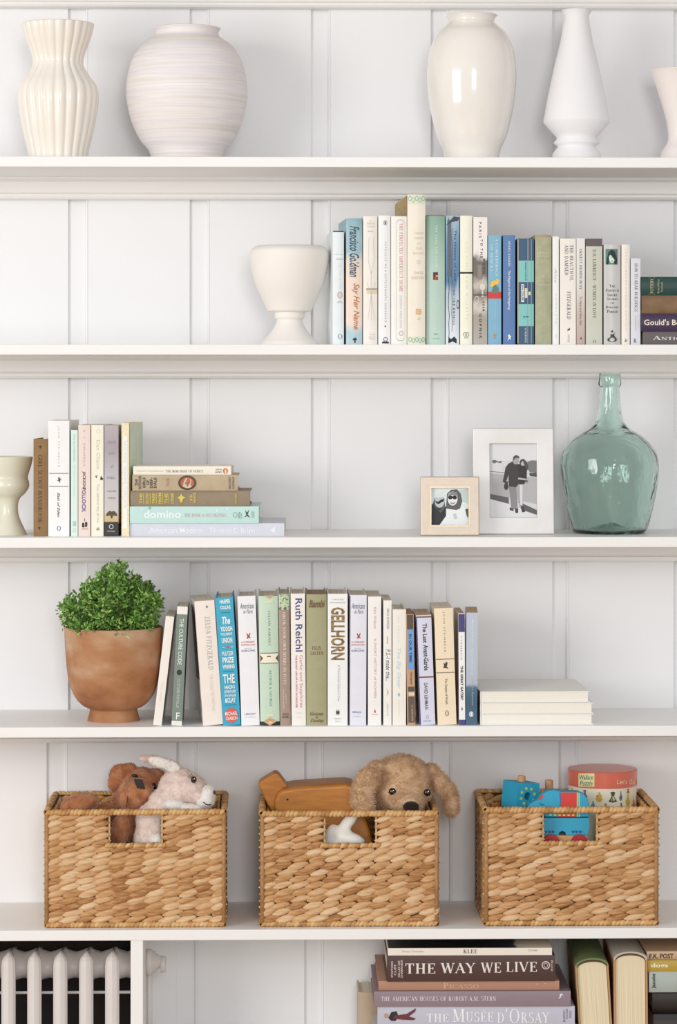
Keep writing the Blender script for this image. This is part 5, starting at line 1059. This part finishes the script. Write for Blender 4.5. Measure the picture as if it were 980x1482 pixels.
    for xx in (hx0 - .0016, hx1 + .0016): box('handle_edge', xx - .0016, xx + .0016, fo + .0012, fo + T + .0006, hz - .004, H - .008, mat('#c9a06a', .6, .2, 200), root)
    for cx_, cy_ in ((.0062, .0062), (W - .0062, .0062), (.0062, depth - .0062), (W - .0062, depth - .0062)):
        obj('corner_post', *tube([(cx_, cy_, .006), (cx_, cy_, H - .006)], .0040, 10), mat('#a97c4a', .6, .25, 150, bump=.3, bscale=400), root, True)
    return root
YB = .018; DB = .225
bk1 = basket('woven straw basket holding the brown and pink plush animals', 62, 329, 1170.5, (159, 233, 1220), YB, DB, 11, .4)
bk2 = basket('woven straw basket holding the tan plush dog and wooden toy', 374.5, 637.5, 1173.5, (471, 543.5, 1221), YB, DB, 12)
bk3 = basket('woven straw basket holding the blue elephant and round puzzle box', 699, 956, 1169, (788, 864, 1219), YB, DB, 13)

# ------------------------------------------------------------------ soft toys
def uvs(seg=20, rings=12):
    v = [(0, 0, 1)]; f = []
    for i in range(1, rings):
        p = math.pi * i / rings
        for q in range(seg): t = 2 * math.pi * q / seg; v.append((math.sin(p) * math.cos(t), math.sin(p) * math.sin(t), math.cos(p)))
    v.append((0, 0, -1)); e = len(v) - 1
    for q in range(seg): f.append((0, 1 + q, 1 + (q + 1) % seg)); f.append((e, e - seg + (q + 1) % seg, e - seg + q))
    for i in range(rings - 2):
        for q in range(seg):
            a = 1 + i * seg; f.append((a + q, a + seg + q, a + seg + (q + 1) % seg, a + (q + 1) % seg))
    return v, f
SPH = uvs()
def ell(px, py, y, rx, rz, ry, ang=0, tiltx=0, yawz=0):
    x, z = P(px, py, y); k = PS(y); M = Matrix.Rotation(R(yawz), 3, 'Z') @ Matrix.Rotation(R(-ang), 3, 'Y') @ Matrix.Rotation(R(tiltx), 3, 'X')
    return [Vector((x, y, z)) + M @ Vector((a * rx * k, b_ * ry, c * rz * k)) for a, b_, c in SPH[0]]
def blob(name, parts, m, parent, org, voxel=.0032, sm=6):
    mb = MB()
    for p in parts: mb.add([q - org for q in p], SPH[1])
    me = mesh(mb.v, mb.f); o = bpy.data.objects.new('tmp', me); C.objects.link(o)
    rmod = o.modifiers.new('r', 'REMESH'); rmod.mode = 'VOXEL'; rmod.voxel_size = voxel
    s = o.modifiers.new('s', 'SMOOTH'); s.iterations = sm; s.factor = .5
    bpy.context.view_layer.update()
    dg = bpy.context.evaluated_depsgraph_get()
    me2 = bpy.data.meshes.new_from_object(o.evaluated_get(dg)); bpy.data.objects.remove(o); bpy.data.meshes.remove(me)
    me2.materials.clear()
    return link(name, me2, m, parent, True)
def fur(o, n, ln, wd, m, seed, curl=.5, grav=.25):
    me = o.data; rg = np.random.RandomState(seed)
    me.calc_loop_triangles(); nt_ = len(me.loop_triangles)
    tri = np.zeros(nt_ * 3, dtype=np.int32); me.loop_triangles.foreach_get('vertices', tri); tri = tri.reshape(-1, 3)
    co = np.zeros(len(me.vertices) * 3); me.vertices.foreach_get('co', co); co = co.reshape(-1, 3)
    a, b_, c = co[tri[:, 0]], co[tri[:, 1]], co[tri[:, 2]]; nr = np.cross(b_ - a, c - a); ar = np.linalg.norm(nr, axis=1); nr /= np.maximum(ar[:, None], 1e-12)
    idx = rg.choice(nt_, n, p=ar / ar.sum()); u = rg.rand(n, 2); fl_ = u.sum(1) > 1; u[fl_] = 1 - u[fl_]
    p = a[idx] + (b_ - a)[idx] * u[:, :1] + (c - a)[idx] * u[:, 1:]; nn = nr[idx]
    d = nn + rg.normal(0, curl, (n, 3)) + np.array([0, 0, -grav]); d /= np.linalg.norm(d, axis=1)[:, None]
    s = np.cross(d, rg.normal(0, 1, (n, 3))); s /= np.linalg.norm(s, axis=1)[:, None]
    l = ln * rg.uniform(.6, 1.2, (n, 1)); mid = p + d * l * .55 + nn * l * .1
    d2 = d + rg.normal(0, curl * .8, (n, 3)); tip = mid + d2 / np.linalg.norm(d2, axis=1)[:, None] * l * .5
    base = p - nn * .0006
    V = np.stack([base - s * wd, base + s * wd, mid + s * wd * .8, mid - s * wd * .8, tip], 1).reshape(-1, 3)
    k = np.arange(n) * 5
    Fc = [(i, i + 1, i + 2, i + 3) for i in k.tolist()] + [(i + 3, i + 2, i + 4) for i in k.tolist()]
    fo = obj('fur', V.tolist(), Fc, m, o); tag(fo, kind='stuff')
    return fo
def plush_mat(name, c0, c1, c2, scale=60):
    m, nt, b = newmat(name); b.inputs['Roughness'].default_value = .9; b.inputs['Specular IOR Level'].default_value = .15; b.inputs['Sheen Weight'].default_value = .3
    tc = N(nt, 'ShaderNodeTexCoord'); n = N(nt, 'ShaderNodeTexNoise'); n.inputs['Scale'].default_value = scale; n.inputs['Detail'].default_value = 5; L(nt, tc.outputs['Object'], n.inputs['Vector'])
    r = ramp(nt, [(.3, c0), (.5, c1), (.72, c2)]); L(nt, n.outputs['Fac'], r.inputs['Fac']); L(nt, r.outputs['Color'], b.inputs['Base Color'])
    bp = N(nt, 'ShaderNodeBump'); bp.inputs['Strength'].default_value = .5; bp.inputs['Distance'].default_value = .002
    n2 = N(nt, 'ShaderNodeTexNoise'); n2.inputs['Scale'].default_value = 420; L(nt, tc.outputs['Object'], n2.inputs['Vector']); L(nt, n2.outputs['Fac'], bp.inputs['Height']); L(nt, bp.outputs['Normal'], b.inputs['Normal'])
    return m
BLK = mat('#0c0a0a', .15, 0, coat=.6); SEAM = mat('#5a2d18', .9)
def dot(name, px, py, y, rx, rz, ry, m, parent, org, ang=0, tiltx=0, yawz=0):
    return obj(name, [q - org for q in ell(px, py, y, rx, rz, ry, ang, tiltx, yawz)], SPH[1], m, parent, True)
def seam(name, pts, r, m, parent, org):
    q = [Vector((P(a, b_, y)[0], y, P(a, b_, y)[1])) - org for a, b_, y in pts]
    v, f = tube(q, r, 6); return obj(name, v, f, m, parent, True)

# tan dog
org = Vector((PX(580, .12), .12, SH5 + .03))
tan = plush_mat('tan_plush', '#b58d66', '#d0ab84', '#dfc09c')
dog = empty('plush_dog', org); tag(dog, 'fluffy tan plush dog with droopy ears peering over the basket rim', 'stuffed toy')
hd = blob('head', [ell(581, 1128, .125, 43, 36, .045), ell(580, 1146, .115, 44, 28, .045), ell(586, 1157, .085, 30, 14, .032), ell(590, 1163, .07, 23, 15, .026), ell(576, 1190, .125, 33, 40, .04), ell(580, 1235, .13, 27, 45, .045), ell(580, 1275, .13, 27, 40, .045)], tan, dog, org)
fur(hd, 16000, .0052, .00034, tan, 1)
e1 = blob('ear', [ell(547, 1115, .106, 16, 13, .014, -35), ell(531, 1132, .072, 17, 24, .013, -28), ell(524, 1152, .066, 17, 22, .012, -5), ell(529, 1165, .064, 14, 14, .011)], tan, dog, org); fur(e1, 5000, .0055, .00034, tan, 2)
e2 = blob('ear', [ell(624, 1118, .125, 13, 12, .014, 30), ell(637, 1134, .122, 13, 22, .013, 28), ell(651, 1154, .118, 12, 24, .012, 8), ell(653, 1168, .115, 11, 15, .011)], tan, dog, org); fur(e2, 5000, .0055, .00034, tan, 3)
for a, b_, yy in ((568, 1145.5, .071), (618.5, 1147, .0745)):
    e = dot('eye', a, b_, yy, 5.4, 5.2, .005, BLK, dog, org); dot('eye_glint', a + 1.5, b_ - 1.6, yy - .0046, .9, .9, .0008, mat('#ffffff', .1, 0), e, org)
dot('nose', 595, 1168, .044, 12, 8.5, .009, plush_mat('nosebrown', '#1d120c', '#2b1b12', '#3a261a'), dog, org)

# brown bear-like toy
org = Vector((PX(195, .14), .14, SH5 + .03))
brn = plush_mat('brown_plush', '#9a5d38', '#b4744b', '#c98f66')
bear = empty('plush_bear', org); tag(bear, 'russet brown plush bear lying back in the basket', 'stuffed toy')
bd = blob('body', [ell(203, 1138, .172, 33, 28, .034), ell(196, 1152, .135, 29, 26, .034, 12), ell(202, 1148, .115, 22, 22, .024), ell(175, 1172, .15, 16, 30, .02, 8), ell(192, 1195, .158, 26, 32, .034), ell(174, 1202, .085, 14, 26, .022, -8), ell(172, 1215, .12, 13, 24, .03), ell(180, 1250, .165, 42, 60, .034), ell(226, 1133, .18, 16, 22, .02)], brn, bear, org)
fur(bd, 12000, .0026, .0003, brn, 4, .7)
e1 = blob('ear', [ell(176, 1124, .163, 18, 20, .009, 38, 0, 15), ell(168, 1134, .158, 13, 13, .008, 30), ell(186, 1114, .166, 13, 10, .008, 30)], brn, bear, org); fur(e1, 2500, .0024, .0003, brn, 5, .7)
nz = [(193.5, 1127), (205.5, 1128), (210.5, 1142), (198.5, 1140.5)]
nv = [Vector((P(a, b_, y)[0], y, P(a, b_, y)[1])) - org for y in (.0805, .115) for a, b_ in nz]
bevel(obj('nose', nv, [(3, 2, 1, 0), (4, 5, 6, 7), (0, 1, 5, 4), (1, 2, 6, 5), (2, 3, 7, 6), (3, 0, 4, 7)], mat('#120d0c', .5), bear), .0012)
dot('eye', 195, 1122.5, .133, 5, 2.6, .006, BLK, bear, org, -8); dot('eye', 222.5, 1138, .142, 4.5, 5.5, .006, BLK, bear, org)
seam('mouth_seam', [(185, 1152, .1005), (184, 1160, .0995), (183.5, 1168, .1015)], .0008, SEAM, bear, org)
org2 = Vector((PX(105, .12), .12, SH5 + .03))
ft = blob('paw', [ell(114, 1163, .08, 28, 15, .028, 12), ell(130, 1162, .09, 13, 13, .024), ell(104, 1170, .08, 17, 12, .024), ell(150, 1174, .13, 22, 12, .02), ell(124, 1195, .12, 28, 28, .03)], brn, bear, org); fur(ft, 3500, .0026, .0003, brn, 6, .7)

# pink rabbit
org = Vector((PX(260, .09), .09, SH5 + .03))
pnk = plush_mat('pink_plush', '#cdb3a6', '#dec8bd', '#ead9cf', 90); wht = plush_mat('white_plush', '#e6dfd9', '#f1ece7', '#f8f5f1', 90)
rab = empty('plush_rabbit', org); tag(rab, 'pale pink plush rabbit with one white-lined ear raised', 'stuffed toy')
rbd = blob('body', [ell(258, 1136, .1, 30, 24, .03, 20), ell(272, 1142, .09, 28, 24, .029), ell(258, 1152, .095, 27, 22, .03), ell(287, 1150, .08, 18, 15, .024), ell(238, 1166, .088, 23, 26, .026, 35), ell(220, 1192, .08, 23, 30, .028, 20), ell(215, 1215, .08, 22, 30, .03), ell(243, 1260, .08, 38, 63, .036)], pnk, rab, org); fur(rbd, 11000, .0022, .00028, pnk, 7, .7)
mz = blob('muzzle', [ell(300, 1151, .072, 12, 15, .02, -15), ell(297, 1160, .068, 14, 10, .019), ell(303, 1145, .074, 9, 9, .016)], wht, rab, org); fur(mz, 2500, .002, .00028, wht, 8, .7)
arm = blob('arm', [ell(252, 1165, .06, 16, 9, .015, -8), ell(275, 1171, .06, 20, 8, .014, -4)], wht, rab, org); fur(arm, 1800, .002, .00028, wht, 9, .7)
pw = blob('paw', [ell(226, 1215, .05, 12, 8, .014, 15), ell(240, 1219, .052, 12, 8, .013)], wht, rab, org); fur(pw, 1200, .002, .00028, wht, 12, .7)
er = blob('ear', [ell(247, 1108, .098, 17, 9.5, .006, -22), ell(228, 1102, .095, 20, 9, .006, -14), ell(210, 1098, .092, 9, 5, .005, -10), ell(258, 1114, .1, 8, 7, .007, -40)], pnk, rab, org, .0024, 4)
ei = blob('ear_lining', [ell(247, 1108.8, .0905, 15.5, 8.3, .0035, -22), ell(231, 1103, .0875, 18, 7.8, .0035, -14)], wht, rab, org, .002, 3); fur(er, 1600, .003, .00028, pnk, 10, .7); fur(ei, 1400, .0024, .00028, wht, 11, .7)
e = dot('eye', 280.5, 1128.5, .0655, 4.4, 5.0, .005, mat('#3a2a22', .15, 0, coat=.6), rab, org); dot('pupil', 280.2, 1128.2, .0615, 2.7, 3.0, .0022, BLK, e, org); dot('eye_glint', 281.6, 1127, .0592, .8, .8, .0006, mat('#ffffff', .1, 0), e, org)
for i, (a, b_) in enumerate(((271.5, 1123.5), (273.5, 1121), (276.5, 1119.2))): seam('eyelash', [(276.5 + i * 1.2, 1126 - i * 1.2, .0632), (a, b_, .0645)], .0005, BLK, rab, org)
seam('mouth', [(294, 1160.5, .0485), (298, 1164, .0478), (302, 1165, .0497), (305.5, 1164, .0535)], .0008, mat('#4a2f28', .8), rab, org)
dot('nose', 310.5, 1147, .062, 2.3, 3, .004, mat('#5a3f3a', .6), rab, org)

# white soft toy legs
org = Vector((PX(500, .07), .07, SH5 + .03))
wtoy = empty('soft_toy', org); tag(wtoy, 'white soft toy legs showing through the basket handle', 'stuffed toy')
wb = blob('body', [ell(503, 1191, .062, 9, 25, .010, -40), ell(490, 1205, .06, 13, 10, .012), ell(506, 1214, .056, 24, 10, .014, -12), ell(478, 1207, .06, 8, 16, .012, -22), ell(486, 1225, .06, 22, 18, .014), ell(500, 1263, .06, 32, 63, .018)], mat('#f0ece4', .85, .03, 60, bump=.2, bscale=200), wtoy, org)

# wooden toy
wood = mat_ramp('toy_wood', [(0, '#a05c10'), (.4, '#b06c16'), (.6, '#ba771c'), (1, '#a86413')], 'X', 1.3, (22, 22, 120), .4, -1, 1.1)
yw = .10
org = Vector((PX(470, yw), yw, SH5 + .015))
wt = empty('wooden_toy', org); tag(wt, 'honey-brown wooden animal toy with a blocky head behind the rim', 'toy')
def pw_(pts, y): return [(P(a, b_, y)[0] - org.x, P(a, b_, y)[1] - org.z) for a, b_ in pts]
body = [(398, 1172), (397, 1158), (401, 1147), (410, 1140), (426, 1137), (470, 1134), (500, 1132.5), (511, 1135), (517, 1143), (524, 1165), (536, 1205), (543, 1240), (543, 1319), (420, 1319), (408, 1230)]
v, f = prism(pw_(body, yw), -.018, .075); bevel(obj('body', v, f, wood, wt), .007, 4, 50)
hd_ = [(373.5, 1136), (377, 1132), (396, 1120), (401, 1120), (405, 1123), (425, 1150), (423, 1156), (398, 1178), (393, 1177)]
v, f = prism(pw_(hd_, yw), .006, .05); bevel(obj('head_block', v, f, wood, wt), .004, 3, 50)
dot('eye', 416, 1157, yw - .0185, 1.5, 1.5, .0012, mat('#2a1608', .6), wt, org)

# ------------------------------------------------------------------ toys in the third basket
BLUE = mat('#17a3c9', .45, .04, 40); WD = mat_ramp('peg_wood', [(0, '#b98252'), (.5, '#cf9a68'), (1, '#dcb081')], 'Z', 1.2, (30, 30, 200), .5, -1, 1.1)
RED = mat('#d8362f', .4, .03, 40); YEL = mat('#c9cf3a', .5)
yq = .115; FLZ = SH5 + .0092; GT = PZ(1171, .125); org = Vector((PX(752, yq), yq, GT + .0026))
# cube with a round hole: front face built as a ring of quads round the hole
kb = PS(yq); cube = empty('peg_block', org, (0, R(5), R(28))); tag(cube, 'turquoise wooden cube with a round hole, yellow dots and a peg', 'toy block')
a = .0225; n = 32; hr = .0068; V = []; Fc = []
def sq(t):
    c, s = math.cos(t), math.sin(t); m_ = a / max(abs(c), abs(s)); return (c * m_, s * m_)
for yy in (-a, a):
    for i in range(n): t = 2 * math.pi * i / n + math.pi / 4; x, z = sq(t); V.append((x, yy, z + a))
    for i in range(n): t = 2 * math.pi * i / n + math.pi / 4; V.append((hr * math.cos(t), yy, hr * math.sin(t) + a))
for i in range(n):
    j = (i + 1) % n
    Fc += [(i, n + i, n + j, j)[::-1] if False else (j, n + j, n + i, i)[::-1], (2 * n + i, 2 * n + j, 3 * n + j, 3 * n + i)[::-1], (i, j, 2 * n + j, 2 * n + i)[::-1], (n + i, 3 * n + i, 3 * n + j, n + j)[::-1]]
me = mesh(V, Fc, 'cube'); bm = bmesh.new(); bm.from_mesh(me); bmesh.ops.recalc_face_normals(bm, faces=bm.faces); bm.to_mesh(me); bm.free()
link('cube', me, BLUE, cube)
for i in range(8):
    t = 2 * math.pi * i / 8 + .3; v, f = lathe([(.0026, 0), (.0026, .0004)], 14, True, True)
    obj('dot', [(x + .0138 * math.cos(t), -a - z, y + a + .0138 * math.sin(t)) for x, y, z in v], [q[::-1] for q in f], YEL, cube)
v, f = lathe([(.0068, 2 * a), (.0068, 2 * a + .0085), (.0060, 2 * a + .0098)], 20, True, True); obj('peg', v, f, WD, cube, False)
yq = .15; pz = PZ(1141, yq) ; zd = PZ(1185, yq) - FLZ; org = Vector((PX(799, yq), yq, FLZ))
dr = empty('peg_disc', org); tag(dr, 'turquoise round wooden block with a peg behind the elephant', 'toy block')
v, f = lathe([(.024, 0), (.024, zd + .034), (.022, zd + .0385), (.017, zd + .041)], 32, True, True); obj('block', v, f, BLUE, dr, True)
kz = PZ(1130.5, yq) - org.z
v, f = lathe([(.0072, zd + .041), (.0072, kz), (.0062, kz + .001)], 20, True, True); obj('peg', [(x - .005, y, z) for x, y, z in v], f, WD, dr)
# elephant pull toy
ye = .052; org = Vector((PX(815, ye), ye, PZ(1226, ye))); org_e = org; elx = empty('elephant_pull_toy', org); tag(elx, 'turquoise wooden elephant on red wheels with a red saddle band', 'toy')
def pe(pts): return [(P(a_, b_, ye)[0] - org.x, P(a_, b_, ye)[1] - org.z) for a_, b_ in pts]
TH_ = .024
up = [(764, 1167.5), (770, 1162), (778, 1158), (784, 1150), (793, 1145), (803, 1143.5), (812, 1146), (822, 1146), (836, 1146), (846, 1150), (851.5, 1158), (853, 1170), (853, 1182.5), (789, 1182.5), (786, 1176), (778, 1172), (766, 1172)]
v, f = prism(pe(up), 0, TH_); bevel(obj('upper_body', v, f, BLUE, elx), .0016, 2, 50)
lo = [(789, 1184), (852.5, 1184), (853, 1198), (850, 1208.5), (819.5, 1208.5), (818.5, 1204.5), (814, 1202.5), (809.5, 1204.5), (808.5, 1208.5), (787, 1208.5), (787, 1192)]
v, f = prism(pe(lo), .0005, TH_); obj('lower_body', v, f, BLUE, elx)
v, f = prism(pe([(790, 1183.2), (852, 1183.2), (852, 1184.2), (790, 1184.2)]), .003, TH_ - .002); obj('joint', v, f, mat('#0f4f66', .7), elx)
v, f = prism(pe([(785, 1209), (850, 1209), (851, 1219), (785, 1219)]), -.003, TH_ + .003); bevel(obj('wheel_base', v, f, WD, elx), .001)
for wx in (797, 838):
    v, f = lathe([(.0135, 0), (.0145, .001), (.0145, .006), (.0135, .007)], 32, True, True)
    cxw, czw = pe([(wx, 1222)])[0]; obj('wheel', [(cxw + x, -.0035 - z, czw + y + .0035) for x, y, z in v], [q[::-1] for q in f], mat('#b3202a', .35, .03), elx)
def onface(name, pts, m, lift=.0004): 
    v = [(x, -lift, z) for x, z in pe(pts)]; obj(name, v, [tuple(range(len(v)))[::-1]], m, elx)
onface('saddle_band', [(811, 1147), (819, 1146.8), (835, 1146.8), (834.5, 1171), (834, 1182), (806, 1182), (811, 1170), (812, 1158)], RED)
onface('ear_line', [(811, 1147), (812.3, 1158), (811, 1170), (808, 1177), (806.8, 1176.5), (809.6, 1169), (810.8, 1158), (809.6, 1147)], mat('#0e6fa6', .5), .0006)
for q in (835, 837.6): onface('stripe', [(q, 1147), (q + 1.4, 1147.3), (q + 1.4, 1182), (q, 1182)], mat('#d5df4a', .5), .0006)
onface('trunk_tip', [(778, 1158.5), (783, 1151), (787, 1149), (784, 1157)], RED, .0005)
onface('closed_eye', [(781.5, 1162), (784, 1164.5), (787.5, 1164), (787.7, 1165), (784, 1165.8), (781, 1163)], mat('#123a55', .5), .0006)
for q in range(6): onface('stud', el(797 + q * 6.5, 1179.5, 2.2, 1.4, 10), mat('#d5df4a', .5), .0007)
heart = lambda x, y: [(x, y + 2), (x + 2, y - .3), (x + 1.8, y - 1.6), (x + .8, y - 1.9), (x, y - 1), (x - .8, y - 1.9), (x - 1.8, y - 1.6), (x - 2, y - .3)]
for q in (790.5, 795.5, 800.5, 829.5, 834.5, 840): onface('heart', heart(q, 1204)[::-1], mat('#124f86', .5), .0006)
# round puzzle box
yt = .165; org = Vector((PX(872, yt), yt, FLZ)); tin = empty('round_puzzle_box', org); tag(tin, 'round cardboard puzzle box with a coral lid and printed sides', 'box')
kt = PS(yt); rt = 50.5 * kt; zl = PZ(1143, yt - rt) - org.z; zt_ = PZ(1119.5, yt - rt) - org.z
def cylz(r, z0, z1, m, name, bev=.0012):
    v, f = lathe([(r, z0), (r, z1 - bev), (r - bev, z1)], 72, True, True); return obj(name, v, f, m, tin, False)
cylz(rt - .0015, 0, zl + .002, mat('#ece3c9', .45, .06, 30), 'box_body')
cylz(rt, zl, zt_, mat('#d9664c', .3, .04, 30, coat=.4), 'lid')
def oncyl(name, uv, fc, px0, px1, py0, py1, m, r=rt, lift=.0004):
    V = []
    for u, vv in uv:
        px = px0 + u * (px1 - px0); dx_ = (px - 872) * PS(yt - r * .7); s_ = max(-.98, min(.98, dx_ / r)); y = -math.sqrt(1 - s_ * s_) * r
        py = py1 - vv * (py1 - py0); z = PZ(py, yt + y) - org.z
        V.append((s_ * (r + lift), y / r * (r + lift), z))
    obj(name, V, fc, m, tin)
oncyl('lid_label', *grid(5), 833.5, 855, 1120.5, 1139.5, ink('#e3d79a'))
oncyl('lid_lettering', *art(('T', 'Wallace', .01, .2)), 835, 853, 1122.5, 1129.5, ink('#3f7d6a'), lift=.0007)
oncyl('lid_lettering', *art(('T', 'Puzzle', .01, .2)), 835.5, 852.5, 1131, 1138, ink('#3f7d6a'), lift=.0007)
oncyl('lid_lettering', *art(('T', "Let's Go Bugs", .008)), 887.5, 935, 1129.5, 1138, ink('#f1dba8'), lift=.0007)
rb_ = rt - .0015
pear = [(.35, 0), (.7, 0), (1, .3), (.75, .6), (.65, .95), (.45, 1), (.4, .6), (.05, .3)]
dress = [(0, .1), (.35, .55), (.3, .8), (.2, .9), (.4, 1), (.6, 1), (.8, .9), (.7, .8), (.65, .55), (1, .1), (.5, 0)]
for nm, pl, a_, b_, c_, d_, col in (('printed_pattern', pear, 822, 829, 1141, 1152, '#b9c23c'), ('printed_pattern', dress, 838, 846, 1144, 1156, '#7d6a8a'), ('printed_pattern', pear, 856, 867, 1147, 1162, '#d9a92e'), ('printed_pattern', [(0, 0), (1, 0), (1, 1), (0, 1)], 858, 865, 1152, 1155, '#b3432e'), ('printed_pattern', dress, 875, 888, 1147, 1163, '#4a4a52'), ('printed_pattern', pear, 878, 885, 1153, 1161, '#cfcf8a'), ('printed_pattern', pear, 890.5, 896, 1146, 1160, '#5f6f8a'), ('printed_pattern', dress, 891, 897, 1163, 1170, '#4a7fae'), ('printed_pattern', pear, 900, 908.5, 1148, 1168, '#c9b23a'), ('printed_pattern', dress, 902, 908, 1143, 1149, '#c4463a'), ('printed_pattern', pear, 910, 918, 1158, 1172, '#d97f3a'), ('printed_pattern', pear, 850, 856, 1160, 1170, '#5f8a9a'), ('printed_pattern', dress, 868, 874, 1164, 1171, '#9a7f3a'), ('printed_pattern', pear, 825, 832, 1155, 1168, '#d9c24a')):
    oncyl(nm, pl, [tuple(range(len(pl)))], a_, b_, c_, d_, ink(col), rb_)
# orange and green blocks under and beside the other toys
zw = org_e.z + min(v.co.z for c in elx.children if c.name.startswith('wheel') for v in c.data.vertices) - .0002
for lab, a_, b_, yo, hy, top_z, col, rz in (('small orange wooden block tucked beside the peg cube', 709, 722, .175, .008, PZ(1164, .17), '#d9792e', 20), ('green wooden block under the turquoise peg cube', 730, 758, .118, .017, GT, '#6f9a3a', -8), ('green wooden block under the elephant wheels', 783, 850, ye + .008, .011, zw, '#6f9a3a', 0)):
    o = empty('toy_block', (PX((a_ + b_) / 2, yo), yo, FLZ), (0, 0, R(rz))); hw = (b_ - a_) / 2 * PS(yo); h_ = top_z - FLZ
    bevel(box('block', -hw, hw, -hy, hy, 0, h_, mat(col, .45, .05, 50), o), .0015); tag(o, lab, 'toy block')
